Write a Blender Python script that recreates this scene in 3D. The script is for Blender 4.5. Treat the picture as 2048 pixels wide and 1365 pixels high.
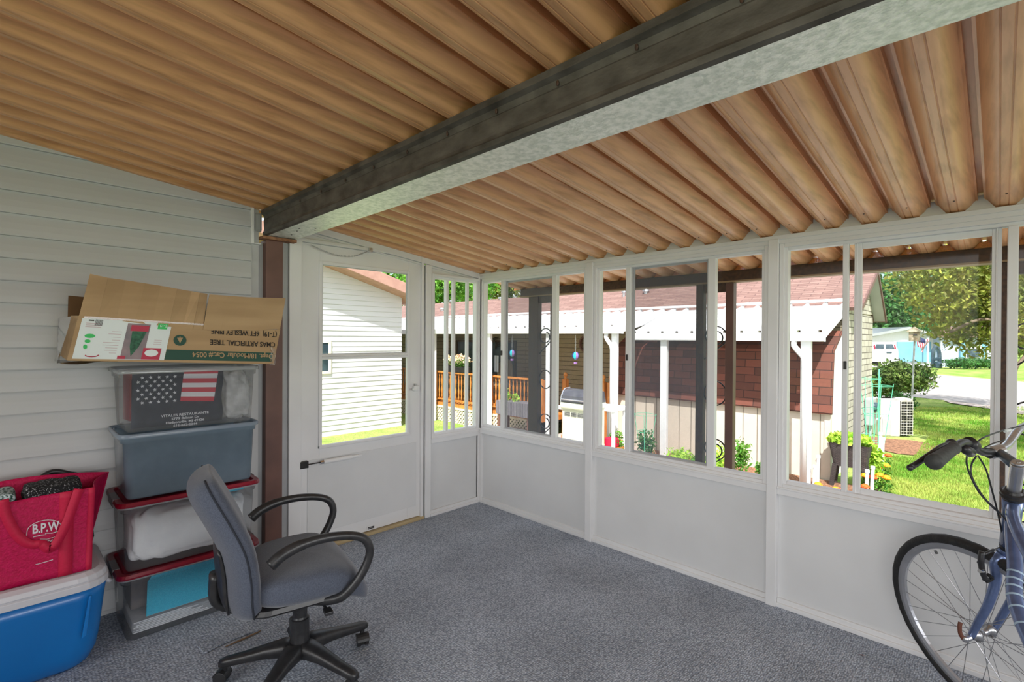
import bpy, bmesh, math, random
from mathutils import Vector, Matrix
import numpy as np
for o in list(bpy.data.objects): bpy.data.objects.remove(o)
S = bpy.context.scene; COL = S.collection
PI = math.pi
random.seed(7)
# ------------------------------------------------------------------ camera
CX, CY, CZ = 3.1949, -2.8665, 1.40
YAW, PITCH, ROLL, FPX = 2.3473, -0.0051, 0.0062, 994.2
Fv = Vector((math.cos(YAW)*math.cos(PITCH), math.sin(YAW)*math.cos(PITCH), math.sin(PITCH)))
r0 = Vector((math.sin(YAW), -math.cos(YAW), 0)); u0 = r0.cross(Fv)
Rv = r0*math.cos(ROLL)+u0*math.sin(ROLL); Uv = -r0*math.sin(ROLL)+u0*math.cos(ROLL)
cam_d = bpy.data.cameras.new('camera'); cam = bpy.data.objects.new('camera', cam_d); COL.objects.link(cam)
cam_d.sensor_width = 36; cam_d.lens = FPX/2048*36; cam_d.clip_start = 0.05; cam_d.clip_end = 400
m = Matrix((Rv, Uv, -Fv)).transposed().to_4x4(); m.translation = (CX, CY, CZ)
cam.matrix_world = m; S.camera = cam
CP = Vector((CX, CY, CZ))
def ray(x, y): return Fv + Rv*((x-1024)/FPX) - Uv*((y-682.5)/FPX)
def on(x, y, ax, val):
    d = ray(x, y); return CP + d*((val-CP[ax])/d[ax])
def dep(x, y, D): return CP + ray(x, y)*D
# ------------------------------------------------------------------ view + light
S.view_settings.view_transform = 'Standard'; S.view_settings.look = 'None'
S.view_settings.gamma = 1; S.view_settings.use_curve_mapping = False
S.view_settings.exposure = 0.66
SUN = Vector((.43, -.60, .94)).normalized()
W = bpy.data.worlds.new('sky'); S.world = W; W.use_nodes = True
nt = W.node_tree; nt.nodes.clear()
out = nt.nodes.new('ShaderNodeOutputWorld'); bg = nt.nodes.new('ShaderNodeBackground')
sky = nt.nodes.new('ShaderNodeTexSky'); sky.sky_type = 'NISHITA'; sky.sun_disc = False
sky.sun_elevation = math.asin(SUN.z); sky.sun_rotation = math.atan2(SUN.x, SUN.y); sky.air_density = 1.2; sky.dust_density = 2.0
mul = nt.nodes.new('ShaderNodeVectorMath'); mul.operation = 'SCALE'; mul.inputs[3].default_value = .13
tc = nt.nodes.new('ShaderNodeTexCoord'); mp = nt.nodes.new('ShaderNodeMapping'); mp.inputs['Scale'].default_value = (1.5, 1.5, 5)
cl = nt.nodes.new('ShaderNodeTexNoise'); cl.inputs['Scale'].default_value = 2.2; cl.inputs['Detail'].default_value = 6
rp = nt.nodes.new('ShaderNodeValToRGB'); rp.color_ramp.elements[0].position = .42; rp.color_ramp.elements[1].position = .62
mx = nt.nodes.new('ShaderNodeMix'); mx.data_type = 'RGBA'; mx.inputs[7].default_value = (1.35, 1.38, 1.42, 1)
nt.links.new(sky.outputs[0], mul.inputs[0]); nt.links.new(tc.outputs['Generated'], mp.inputs[0]); nt.links.new(mp.outputs[0], cl.inputs['Vector'])
nt.links.new(cl.outputs[0], rp.inputs[0]); nt.links.new(rp.outputs[0], mx.inputs[0]); nt.links.new(mul.outputs[0], mx.inputs[6])
nt.links.new(mx.outputs[2], bg.inputs[0]); bg.inputs[1].default_value = 1.0; nt.links.new(bg.outputs[0], out.inputs[0])
sl = bpy.data.lights.new('sun', 'SUN'); sl.energy = 5.4; sl.angle = math.radians(.6); sl.color = (1, .975, .94)
so = bpy.data.objects.new('sun', sl); COL.objects.link(so); so.rotation_euler = SUN.to_track_quat('Z', 'Y').to_euler(); so.location = (4, -6, 9)
def area(name, loc, target, w, h, power, color=(1, 1, 1), spread=180):
    l = bpy.data.lights.new(name, 'AREA'); l.shape = 'RECTANGLE'; l.size = w; l.size_y = h; l.energy = power; l.color = color; l.spread = math.radians(spread)
    o = bpy.data.objects.new(name, l); COL.objects.link(o); o.location = loc
    o.rotation_euler = (Vector(target)-Vector(loc)).to_track_quat('-Z', 'Y').to_euler(); return o
area('fill_rear', (3.4, -5.6, 1.95), (2.4, -.3, .2), 5.0, 1.1, 9, (1, .99, .98), 55)  # added fill lamp behind the camera, narrowed to spare the ceiling
area('fill_side', (6.9, -1.9, 1.7), (.6, -1.6, .2), 3.2, 1.1, 9, (1, .99, .98), 60)  # added fill lamp out of view on the right
# ------------------------------------------------------------------ helpers
WM = {}
def reg(o, M_=None): WM[o.name] = M_ or Matrix.Identity(4)
class G:
    def __init__(s): s.v = []; s.f = []; s.mi = []; s.cur = 0
    def add(s, vs, fs):
        n = len(s.v); s.v += [tuple(v) for v in vs]; s.f += [tuple(i+n for i in f) for f in fs]; s.mi += [s.cur]*len(fs); return s
    def box(s, x0, x1, y0, y1, z0, z1):
        v = [(x, y, z) for x in (x0, x1) for y in (y0, y1) for z in (z0, z1)]
        return s.add(v, [(0,1,3,2),(4,6,7,5),(0,4,5,1),(2,3,7,6),(0,2,6,4),(1,5,7,3)])
    def bar(s, a, b, w, h, up=(0,0,1)):
        a = Vector(a); b = Vector(b); d = (b-a).normalized(); sd = d.cross(Vector(up)).normalized(); u = sd.cross(d)
        v = [p+sd*(i*w/2)+u*(j*h/2) for p in (a, b) for i, j in ((-1,-1),(1,-1),(1,1),(-1,1))]
        return s.add(v, [(0,1,2,3),(7,6,5,4),(0,4,5,1),(1,5,6,2),(2,6,7,3),(3,7,4,0)])
    def tube(s, pts, r, n=10, cap=True, closed=False, flat=1.0, ref=None):
        pts = [Vector(p) for p in pts]; k = len(pts); rs = r if isinstance(r, (list, tuple)) else [r]*k
        t0 = (pts[1]-pts[0]).normalized(); nx = Vector(ref) if ref else (Vector((0,0,1)) if abs(t0.z) < .9 else Vector((1,0,0)))
        vs = []
        for i, p in enumerate(pts):
            if closed: t = (pts[(i+1) % k]-pts[i-1]).normalized()
            else: t = (pts[min(i+1, k-1)]-pts[max(i-1, 0)]).normalized()
            nx = (nx-t*nx.dot(t)).normalized(); by = t.cross(nx)
            for j in range(n):
                a = 2*PI*j/n; vs.append(p+nx*(rs[i]*math.cos(a)*flat)+by*(rs[i]*math.sin(a)))
        fs = []
        for i in range(k if closed else k-1):
            for j in range(n):
                a, b = i*n+j, i*n+(j+1) % n; c, d = ((i+1) % k)*n+(j+1) % n, ((i+1) % k)*n+j; fs.append((a, b, c, d))
        if cap and not closed: fs += [tuple(range(n))[::-1], tuple((k-1)*n+j for j in range(n))]
        return s.add(vs, fs)
    def cyl(s, a, b, r0, r1=None, n=16): return s.tube([a, b], [r0, r0 if r1 is None else r1], n)
    def lathe(s, prof, c=(0,0,0), n=20, axis='z'):
        vs = []; k = len(prof)
        for r, z in prof:
            for j in range(n):
                a = 2*PI*j/n; p = (r*math.cos(a), r*math.sin(a), z)
                if axis == 'x': p = (p[2], p[0], p[1])
                if axis == 'y': p = (p[1], p[2], p[0])
                vs.append((c[0]+p[0], c[1]+p[1], c[2]+p[2]))
        fs = [(i*n+j, i*n+(j+1) % n, (i+1)*n+(j+1) % n, (i+1)*n+j) for i in range(k-1) for j in range(n)]
        fs += [tuple(range(n))[::-1], tuple((k-1)*n+j for j in range(n))]
        return s.add(vs, fs)
    def prism(s, poly, ax, a0, a1):
        def P(u, v, w): return {'x': (w, u, v), 'y': (u, w, v), 'z': (u, v, w)}[ax]
        n = len(poly); vs = [P(u, v, a0) for u, v in poly]+[P(u, v, a1) for u, v in poly]
        return s.add(vs, [tuple(range(n))[::-1], tuple(range(n, 2*n))]+[(i, (i+1) % n, n+(i+1) % n, n+i) for i in range(n)])
    def strip(s, poly, ax, a0, a1, z1off=0.0):
        def P(u, v, w): return {'x': (w, u, v), 'y': (u, w, v), 'z': (u, v, w)}[ax]
        n = len(poly); vs = [P(u, v, a0) for u, v in poly]+[P(u, v+z1off, a1) for u, v in poly]
        return s.add(vs, [(i, i+1, n+i+1, n+i) for i in range(n-1)])
    def quad(s, *p): return s.add(p, [tuple(range(len(p)))])
    def surf(s, fn, nu, nv, cu=False, cv=False):
        vs = [fn(i/(nu if cu else nu-1), j/(nv if cv else nv-1)) for i in range(nu) for j in range(nv)]; fs = []
        for i in range(nu if cu else nu-1):
            for j in range(nv if cv else nv-1):
                a = i*nv+j; b = i*nv+(j+1) % nv; c = ((i+1) % nu)*nv+(j+1) % nv; d = ((i+1) % nu)*nv+j; fs.append((a, b, c, d))
        return s.add(vs, fs)
    def ball(s, c, rx, ry=None, rz=None, n=14, e=1.0):
        ry = ry or rx; rz = rz or rx
        def sg(x): return math.copysign(abs(x)**e, x)
        def fn(u, v):
            a = -PI/2+PI*u; b = 2*PI*v; return (c[0]+rx*sg(math.cos(a))*sg(math.cos(b)), c[1]+ry*sg(math.cos(a))*sg(math.sin(b)), c[2]+rz*sg(math.sin(a)))
        return s.surf(fn, n, n*2, cv=True)
    def xf(s, M_):
        s.v = [tuple(M_ @ Vector(v)) for v in s.v]; return s
    def build(s, name, mat, parent=None, smooth=False, bevel=0, seg=2, local=False, subsurf=0, solid=0, weld=False):
        me = bpy.data.meshes.new(name); vs = s.v
        if parent is not None and not local:
            inv = WM[parent.name].inverted(); vs = [tuple(inv @ Vector(v)) for v in vs]
        me.from_pydata(vs, [], s.f)
        mats = mat if isinstance(mat, (list, tuple)) else [mat]
        for q in mats: me.materials.append(q)
        if len(mats) > 1: me.polygons.foreach_set('material_index', s.mi)
        if smooth: me.polygons.foreach_set('use_smooth', [True]*len(me.polygons))
        if weld:
            b = bmesh.new(); b.from_mesh(me); bmesh.ops.remove_doubles(b, verts=b.verts, dist=1e-5); b.to_mesh(me); b.free()
        me.update()
        o = bpy.data.objects.new(name, me); COL.objects.link(o)
        if parent is not None: o.parent = parent; WM[o.name] = WM[parent.name]
        else: WM[o.name] = Matrix.Identity(4)
        if bevel:
            b = o.modifiers.new('bevel', 'BEVEL'); b.width = bevel; b.segments = seg; b.limit_method = 'ANGLE'; b.angle_limit = math.radians(35); b.harden_normals = False
        if solid:
            b = o.modifiers.new('solid', 'SOLIDIFY'); b.thickness = solid; b.offset = 0
        if subsurf:
            b = o.modifiers.new('sub', 'SUBSURF'); b.levels = subsurf; b.render_levels = subsurf
        return o
def thing(name, label, cat, loc=(0,0,0), rz=0, group=None):
    o = bpy.data.objects.new(name, None); COL.objects.link(o); o.empty_display_size = .1
    o.location = loc; o.rotation_euler = (0, 0, rz); o['label'] = label; o['category'] = cat
    if group: o['group'] = group
    WM[o.name] = Matrix.Translation(loc) @ Matrix.Rotation(rz, 4, 'Z'); return o
def tag(o, label, cat, group=None, kind=None):
    o['label'] = label; o['category'] = cat
    if group: o['group'] = group
    if kind: o['kind'] = kind
    return o
def struct(o, label=None, cat=None):
    o['kind'] = 'structure'
    if label: o['label'] = label
    if cat: o['category'] = cat
    return o
def sthing(name, label=None, cat=None, loc=(0,0,0)):
    o = bpy.data.objects.new(name, None); COL.objects.link(o); o.location = loc; WM[o.name] = Matrix.Translation(loc); return struct(o, label, cat)
def dup(o, loc=None, rz=None, label=None, group=None, parent=None):
    c = o.copy(); COL.objects.link(c)
    if parent is not None: c.parent = parent
    if loc is not None: c.location = loc
    if rz is not None: c.rotation_euler = (0, 0, rz)
    if label: c['label'] = label
    if group: c['group'] = group
    for ch in list(o.children):
        d = ch.copy(); COL.objects.link(d); d.parent = c
        for g in list(ch.children):
            e = g.copy(); COL.objects.link(e); e.parent = d
    return c
def spline(pts, n=8):
    P = [Vector(p) for p in pts]; P = [P[0]*2-P[1]]+P+[P[-1]*2-P[-2]]; out_ = []
    for i in range(1, len(P)-2):
        for k in range(n):
            t = k/n; a, b, c, d = P[i-1], P[i], P[i+1], P[i+2]
            out_.append(.5*((2*b)+(c-a)*t+(2*a-5*b+4*c-d)*t*t+(3*b-a-3*c+d)*t**3))
    out_.append(P[-2]); return out_
def text(body, name, size, mat, o_, u, v, parent, align='LEFT', ext=.0006, sx=1.0, bold=0):
    cu = bpy.data.curves.new('t', 'FONT'); cu.body = body; cu.size = size; cu.align_x = align; cu.extrude = ext; cu.resolution_u = 3; cu.offset = bold
    ob = bpy.data.objects.new('t', cu); COL.objects.link(ob); dg = bpy.context.evaluated_depsgraph_get(); dg.update()
    me = bpy.data.meshes.new_from_object(ob.evaluated_get(dg)); bpy.data.objects.remove(ob)
    u = Vector(u).normalized(); v = Vector(v).normalized(); n = u.cross(v); inv = WM[parent.name].inverted() if parent else Matrix.Identity(4)
    for q in me.vertices: q.co = inv @ (Vector(o_)+u*q.co.x*sx+v*q.co.y+n*q.co.z)
    me.materials.clear(); me.materials.append(mat); me.name = name
    r = bpy.data.objects.new(name, me); COL.objects.link(r)
    if parent: r.parent = parent; WM[r.name] = WM[parent.name]
    return r
# ------------------------------------------------------------------ materials
def node_mat(name):
    m_ = bpy.data.materials.new(name); m_.use_nodes = True; n = m_.node_tree; n.nodes.clear()
    o_ = n.nodes.new('ShaderNodeOutputMaterial'); return m_, n, o_
def C4(c): return (c[0], c[1], c[2], 1)
def srgb(r, g, b): return tuple(((c/255)/12.92 if c/255 <= .04045 else ((c/255+.055)/1.055)**2.4) for c in (r, g, b))
def pm(name, c1, c2=None, rough=.5, metal=0, scale=10, stretch=(1,1,1), bump=0, bscale=None, spec=.5, detail=4, lo=.35, hi=.65, tex='noise', island=0, coat=0, sheen=0, trans=0, coords='Object'):
    m_, n, o_ = node_mat(name); p = n.nodes.new('ShaderNodeBsdfPrincipled'); L = n.links.new
    p.inputs['Roughness'].default_value = rough; p.inputs['Metallic'].default_value = metal; p.inputs['Specular IOR Level'].default_value = spec
    p.inputs['Coat Weight'].default_value = coat; p.inputs['Sheen Weight'].default_value = sheen
    t = n.nodes.new('ShaderNodeTexCoord'); mp_ = n.nodes.new('ShaderNodeMapping'); mp_.inputs['Scale'].default_value = stretch; L(t.outputs[coords], mp_.inputs[0])
    if tex == 'noise':
        x = n.nodes.new('ShaderNodeTexNoise'); x.inputs['Scale'].default_value = scale; x.inputs['Detail'].default_value = detail; fo = x.outputs[0]
    else:
        x = n.nodes.new('ShaderNodeTexVoronoi'); x.inputs['Scale'].default_value = scale; fo = x.outputs['Distance']
        if tex == 'cells': fo = x.outputs['Color']
    L(mp_.outputs[0], x.inputs['Vector'])
    r = n.nodes.new('ShaderNodeValToRGB'); r.color_ramp.elements[0].position = lo; r.color_ramp.elements[1].position = hi
    r.color_ramp.elements[0].color = C4(c1); r.color_ramp.elements[1].color = C4(c2 or c1); L(fo, r.inputs[0]); colr = r.outputs[0]
    if island:
        g = n.nodes.new('ShaderNodeNewGeometry'); h = n.nodes.new('ShaderNodeHueSaturation'); mr = n.nodes.new('ShaderNodeMapRange')
        mr.inputs[3].default_value = 1-island; mr.inputs[4].default_value = 1+island; L(g.outputs['Random Per Island'], mr.inputs[0]); L(mr.outputs[0], h.inputs['Value'])
        mr2 = n.nodes.new('ShaderNodeMapRange'); mr2.inputs[3].default_value = .5-island*.06; mr2.inputs[4].default_value = .5+island*.05; L(g.outputs['Random Per Island'], mr2.inputs[0]); L(mr2.outputs[0], h.inputs['Hue'])
        L(colr, h.inputs['Color']); colr = h.outputs[0]
    L(colr, p.inputs['Base Color'])
    if bump:
        y = n.nodes.new('ShaderNodeTexNoise'); y.inputs['Scale'].default_value = bscale or scale; y.inputs['Detail'].default_value = 3; L(mp_.outputs[0], y.inputs['Vector'])
        b = n.nodes.new('ShaderNodeBump'); b.inputs['Strength'].default_value = bump; b.inputs['Distance'].default_value = .01; L(y.outputs[0], b.inputs['Height']); L(b.outputs[0], p.inputs['Normal'])
    if trans:
        tr = n.nodes.new('ShaderNodeBsdfTranslucent'); L(colr, tr.inputs[0]); ms = n.nodes.new('ShaderNodeMixShader'); ms.inputs[0].default_value = trans
        L(p.outputs[0], ms.inputs[1]); L(tr.outputs[0], ms.inputs[2]); L(ms.outputs[0], o_.inputs[0])
    else: L(p.outputs[0], o_.inputs[0])
    return m_
def sheet_mat(name, tint=(.95,.97,.97), gloss=1.0, haze=0.0, haze_col=(.8,.8,.8), rough=.02, ior=1.45, noise=0, nscale=40):
    m_, n, o_ = node_mat(name); L = n.links.new
    tr = n.nodes.new('ShaderNodeBsdfTransparent'); tr.inputs[0].default_value = C4(tint); cur = tr.outputs[0]
    if haze or noise:
        d = n.nodes.new('ShaderNodeBsdfDiffuse'); d.inputs[0].default_value = C4(haze_col); tl = n.nodes.new('ShaderNodeBsdfTranslucent'); tl.inputs[0].default_value = C4(haze_col)
        a = n.nodes.new('ShaderNodeMixShader'); a.inputs[0].default_value = .5; L(d.outputs[0], a.inputs[1]); L(tl.outputs[0], a.inputs[2])
        ms = n.nodes.new('ShaderNodeMixShader'); ms.inputs[0].default_value = haze; L(cur, ms.inputs[1]); L(a.outputs[0], ms.inputs[2]); cur = ms.outputs[0]
        if noise:
            t = n.nodes.new('ShaderNodeTexCoord'); x = n.nodes.new('ShaderNodeTexNoise'); x.inputs['Scale'].default_value = nscale; x.inputs['Detail'].default_value = 3; L(t.outputs['Object'], x.inputs['Vector'])
            mr = n.nodes.new('ShaderNodeMapRange'); mr.inputs[1].default_value = .3; mr.inputs[2].default_value = .7; mr.inputs[3].default_value = max(0, haze-noise); mr.inputs[4].default_value = haze+noise
            L(x.outputs[0], mr.inputs[0]); L(mr.outputs[0], ms.inputs[0])
    g = n.nodes.new('ShaderNodeBsdfGlossy'); g.inputs['Roughness'].default_value = rough
    f = n.nodes.new('ShaderNodeFresnel'); f.inputs[0].default_value = ior
    mu = n.nodes.new('ShaderNodeMath'); mu.operation = 'MULTIPLY'; mu.inputs[1].default_value = gloss; L(f.outputs[0], mu.inputs[0])
    ms = n.nodes.new('ShaderNodeMixShader'); L(mu.outputs[0], ms.inputs[0]); L(cur, ms.inputs[1]); L(g.outputs[0], ms.inputs[2]); L(ms.outputs[0], o_.inputs[0])
    return m_
def brick_mat(name, c1, c2, mortar, bw, bh, ms=.01, rough=.8, ax=('X','Z'), off=.5, bump=.3, noise=.0):
    m_, n, o_ = node_mat(name); L = n.links.new; p = n.nodes.new('ShaderNodeBsdfPrincipled'); p.inputs['Roughness'].default_value = rough
    t = n.nodes.new('ShaderNodeTexCoord'); sp = n.nodes.new('ShaderNodeSeparateXYZ'); cb = n.nodes.new('ShaderNodeCombineXYZ')
    L(t.outputs['Object'], sp.inputs[0]); L(sp.outputs[ax[0]], cb.inputs[0]); L(sp.outputs[ax[1]], cb.inputs[1])
    b = n.nodes.new('ShaderNodeTexBrick'); b.offset = off; b.inputs['Color1'].default_value = C4(c1); b.inputs['Color2'].default_value = C4(c2); b.inputs['Mortar'].default_value = C4(mortar)
    b.inputs['Scale'].default_value = 1; b.inputs['Brick Width'].default_value = bw; b.inputs['Row Height'].default_value = bh; b.inputs['Mortar Size'].default_value = ms; b.inputs['Mortar Smooth'].default_value = .1
    L(cb.outputs[0], b.inputs['Vector'])
    nz = n.nodes.new('ShaderNodeTexNoise'); nz.inputs['Scale'].default_value = 35; L(t.outputs['Object'], nz.inputs['Vector'])
    mr = n.nodes.new('ShaderNodeMapRange'); mr.inputs[3].default_value = .8; mr.inputs[4].default_value = 1.2; L(nz.outputs[0], mr.inputs[0])
    h = n.nodes.new('ShaderNodeHueSaturation'); L(b.outputs['Color'], h.inputs['Color']); L(mr.outputs[0], h.inputs['Value']); L(h.outputs[0], p.inputs['Base Color'])
    bp = n.nodes.new('ShaderNodeBump'); bp.invert = True; bp.inputs['Strength'].default_value = bump; bp.inputs['Distance'].default_value = .01; L(b.outputs['Fac'], bp.inputs['Height']); L(bp.outputs[0], p.inputs['Normal'])
    L(p.outputs[0], o_.inputs[0]); return m_
M = {}
M['white'] = pm('white_painted_metal', (.72,.72,.725), (.77,.77,.775), rough=.42, scale=3)
M['panel'] = pm('white_kick_panel', (.66,.665,.67), (.71,.715,.72), rough=.35, scale=2.5, bump=.02, bscale=60)
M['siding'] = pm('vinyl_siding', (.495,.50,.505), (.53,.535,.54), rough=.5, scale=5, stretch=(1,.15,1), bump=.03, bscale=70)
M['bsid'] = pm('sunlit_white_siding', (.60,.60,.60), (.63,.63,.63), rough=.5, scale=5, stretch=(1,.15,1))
M['wood_panel'] = pm('woodgrain_printed_metal', (.58,.280,.122), (.87,.465,.222), rough=.36, scale=16, stretch=(2.6,.16,2.6), lo=.25, hi=.55, detail=8, spec=.5)
M['galv'] = pm('galvanised_steel', (.68,.74,.65), (.93,.96,.88), rough=.38, metal=.35, scale=55, stretch=(1,1,1), tex='noise', detail=9, lo=.38, hi=.60, bump=.3, bscale=110)  # pale green tint carries grass and floor bounce on the beam underside
M['galv_shaded'] = pm('shaded_steel', (.062,.055,.046), (.17,.155,.135), rough=.55, metal=.3, scale=11, stretch=(1,2,2), detail=9, lo=.3, hi=.75, bump=.1, bscale=60)  # shade on the beam front put into a dark brown-grey colour
M['brown'] = pm('brown_painted_steel', srgb(96,66,58), srgb(112,78,68), rough=.45, scale=6)
M['dkbrown'] = pm('dark_brown_steel', srgb(62,42,32), srgb(84,58,42), rough=.6, scale=50, lo=.4, hi=.6)
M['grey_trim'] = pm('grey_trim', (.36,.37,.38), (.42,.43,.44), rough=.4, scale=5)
M['ground_wood'] = pm('threshold_wood', srgb(150,130,95), srgb(190,170,130), rough=.7, scale=12, stretch=(1,.1,1))
M['black'] = pm('black_plastic', (.018,.018,.02), (.03,.03,.032), rough=.38, scale=40)
M['blackmetal'] = pm('black_metal', (.02,.02,.02), (.035,.03,.03), rough=.4, metal=.4)
M['rubber'] = pm('rubber', (.012,.012,.013), (.022,.022,.022), rough=.7, scale=60, bump=.2, bscale=120)
M['alu'] = pm('aluminium', (.55,.56,.58), (.62,.63,.65), rough=.28, metal=.9, scale=20)
M['chrome'] = pm('chrome', (.7,.7,.72), (.75,.75,.77), rough=.15, metal=1)
M['glass'] = sheet_mat('window_glass', (.965,.98,.975), gloss=.28, ior=1.45)
M['screen'] = sheet_mat('insect_screen', (.93,.93,.93), gloss=0, haze=.42, haze_col=(.15,.18,.22), noise=.05, nscale=300)
M['fabric'] = pm('blue_grey_fabric', srgb(74,80,94), srgb(90,96,110), rough=.9, scale=260, sheen=.3, bump=.15, bscale=500, spec=.2)
# carpet: woven rows of loops
def carpet_mat():
    m_, n, o_ = node_mat('blue_grey_loop_carpet'); L = n.links.new; p = n.nodes.new('ShaderNodeBsdfPrincipled'); p.inputs['Roughness'].default_value = .95; p.inputs['Specular IOR Level'].default_value = .15
    t = n.nodes.new('ShaderNodeTexCoord')
    mp_ = n.nodes.new('ShaderNodeMapping'); mp_.inputs['Scale'].default_value = (120, 84, 1); L(t.outputs['Object'], mp_.inputs[0])
    nz0 = n.nodes.new('ShaderNodeTexNoise'); nz0.inputs['Scale'].default_value = 22; nz0.inputs['Detail'].default_value = 2; L(t.outputs['Object'], nz0.inputs['Vector'])
    ad = n.nodes.new('ShaderNodeVectorMath'); ad.operation = 'MULTIPLY_ADD'; ad.inputs[1].default_value = (1.4, 1.4, 0); L(nz0.outputs['Color'], ad.inputs[0]); L(mp_.outputs[0], ad.inputs[2])
    v = n.nodes.new('ShaderNodeTexVoronoi'); v.inputs['Scale'].default_value = 1; v.inputs['Randomness'].default_value = .55; L(ad.outputs[0], v.inputs['Vector'])
    r = n.nodes.new('ShaderNodeValToRGB'); r.color_ramp.elements[0].position = .15; r.color_ramp.elements[1].position = .75
    r.color_ramp.elements[0].color = C4(srgb(200,208,220)); r.color_ramp.elements[1].color = C4(srgb(128,136,149)); L(v.outputs['Distance'], r.inputs[0])
    nz = n.nodes.new('ShaderNodeTexNoise'); nz.inputs['Scale'].default_value = 2.3; nz.inputs['Detail'].default_value = 7; L(t.outputs['Object'], nz.inputs['Vector'])
    mr = n.nodes.new('ShaderNodeMapRange'); mr.inputs[1].default_value = .3; mr.inputs[2].default_value = .7; mr.inputs[3].default_value = .82; mr.inputs[4].default_value = 1.1; L(nz.outputs[0], mr.inputs[0])
    h = n.nodes.new('ShaderNodeHueSaturation'); L(r.outputs[0], h.inputs['Color']); L(mr.outputs[0], h.inputs['Value']); L(h.outputs[0], p.inputs['Base Color'])
    b = n.nodes.new('ShaderNodeBump'); b.invert = True; b.inputs['Strength'].default_value = .7; b.inputs['Distance'].default_value = .006; L(v.outputs['Distance'], b.inputs['Height']); L(b.outputs[0], p.inputs['Normal'])
    L(p.outputs[0], o_.inputs[0]); return m_
M['carpet'] = carpet_mat()
def zr(y): return 1.950-.1185*y          # underside of roof pans
XR, YB = 6.6, -5.3
struct(G().box(0, XR, YB, 0, -.10, 0).build('floor', M['carpet']), 'blue grey loop pile carpet floor', 'floor')
# ---- ceiling: woodgrain W-pan roof panels, ribs run down the slope
gx = [3.132+.1515*k for k in range(-22, 24)]
g = G(); ys = [.72, 0, -1.7, YB, -9.0]  # roof runs on unseen past the back to block sun and lawn bounce
def arcs(c):
    return [[(c-.0667,.066),(c-.0667,.042)],[(c-.0667,.042),(c-.0595,.041)],
            [(c-.0595,.041),(c-.050,.029),(c-.040,.015),(c-.032,.006),(c-.025,.0015),(c-.021,0)],
            [(c-.021,0),(c-.0195,.0028),(c-.0175,.0028),(c-.016,0)],[(c-.016,0),(c+.004,-.0008)],[(c+.004,-.0008),(c+.0055,.0020),(c+.0075,.0020),(c+.009,-.0006)],
            [(c+.009,-.0006),(c+.018,0),(c+.027,.003),(c+.037,.0105),(c+.046,.020),(c+.054,.031),(c+.0595,.041)],
            [(c+.0595,.041),(c+.0667,.036)],[(c+.0667,.036),(c+.0667,.066)],[(c+.0667,.066),(c+.0848,.066)]]
for x in gx:
    for seg in arcs(x+.07575):
        for i in range(4):
            y0, y1 = ys[i], ys[i+1]; n_ = len(seg); vs = [(px, y0, zr(y0)+pz) for px, pz in seg]+[(px, y1, zr(y1)+pz) for px, pz in seg]
            g.add(vs, [(k, k+1, n_+k+1, n_+k) for k in range(n_-1)])
struct(g.build('ceiling', M['wood_panel'], smooth=True), 'sloping ceiling of woodgrain printed corrugated metal panels', 'ceiling')
# screws in the pans next to the window wall
g = G()
for i, x in enumerate(gx[:-1]):
    if i % 1 == 0 and x > .1: g.ball((x+.0757, -.17, zr(-.17)-.001), .004, .004, .003, n=5)
struct(g.build('ceiling', M['dkbrown']), 'small screws in the ceiling pans', 'screws')
# ---- galvanised steel beam
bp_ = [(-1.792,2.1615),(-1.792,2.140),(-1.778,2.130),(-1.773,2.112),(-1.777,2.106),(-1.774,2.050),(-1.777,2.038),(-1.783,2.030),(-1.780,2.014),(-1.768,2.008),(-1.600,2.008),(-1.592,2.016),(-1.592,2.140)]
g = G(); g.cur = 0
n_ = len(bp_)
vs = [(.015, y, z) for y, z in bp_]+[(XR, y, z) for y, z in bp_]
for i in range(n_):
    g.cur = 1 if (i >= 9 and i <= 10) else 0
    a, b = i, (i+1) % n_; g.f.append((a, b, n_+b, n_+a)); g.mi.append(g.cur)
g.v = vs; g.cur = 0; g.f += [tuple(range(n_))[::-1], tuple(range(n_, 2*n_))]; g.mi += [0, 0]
beam = struct(g.build('trim_1', [M['galv_shaded'], M['galv']]), 'galvanised steel ceiling beam spanning the porch', 'beam')
g = G()
for k in range(24): g.ball((.55+k*.25, -1.779, 2.120), .005, .003, .009, n=5)
g.build('rivets', M['dkbrown'], beam)
g = G()
for x, y in [(.32,-1.70),(.42,-1.64),(.40,-1.72),(.47,-1.66),(.19,-1.68)]: g.ball((x, y, 2.007), .007, .005, .002, n=5)
g.build('screws', M['blackmetal'], beam)
# rusty plate under beam end + brown post
g = G().box(-.01, .075, -1.80, -1.60, 1.986, 2.004); struct(g.build('trim_2', pm('rusty_plate', srgb(120,78,50), srgb(165,120,90), rough=.8, scale=30), bevel=.003), 'rusty metal plate between beam and brown post', 'plate')
g = G().box(-.05, .045, -1.772, -1.672, 0, 1.986); struct(g.build('trim_3', M['brown'], bevel=.004), 'brown steel post beside the storm door', 'post')
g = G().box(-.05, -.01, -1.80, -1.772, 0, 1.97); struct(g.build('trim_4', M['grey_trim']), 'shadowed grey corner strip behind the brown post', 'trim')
g = G().box(-.05, .02, -1.672, -1.650, 0, 1.99).box(-.05, .008, -1.650, -1.628, 0, 1.99); struct(g.build('trim_5', M['grey_trim'], bevel=.003), 'grey metal channel between brown post and door frame', 'trim')
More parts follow.
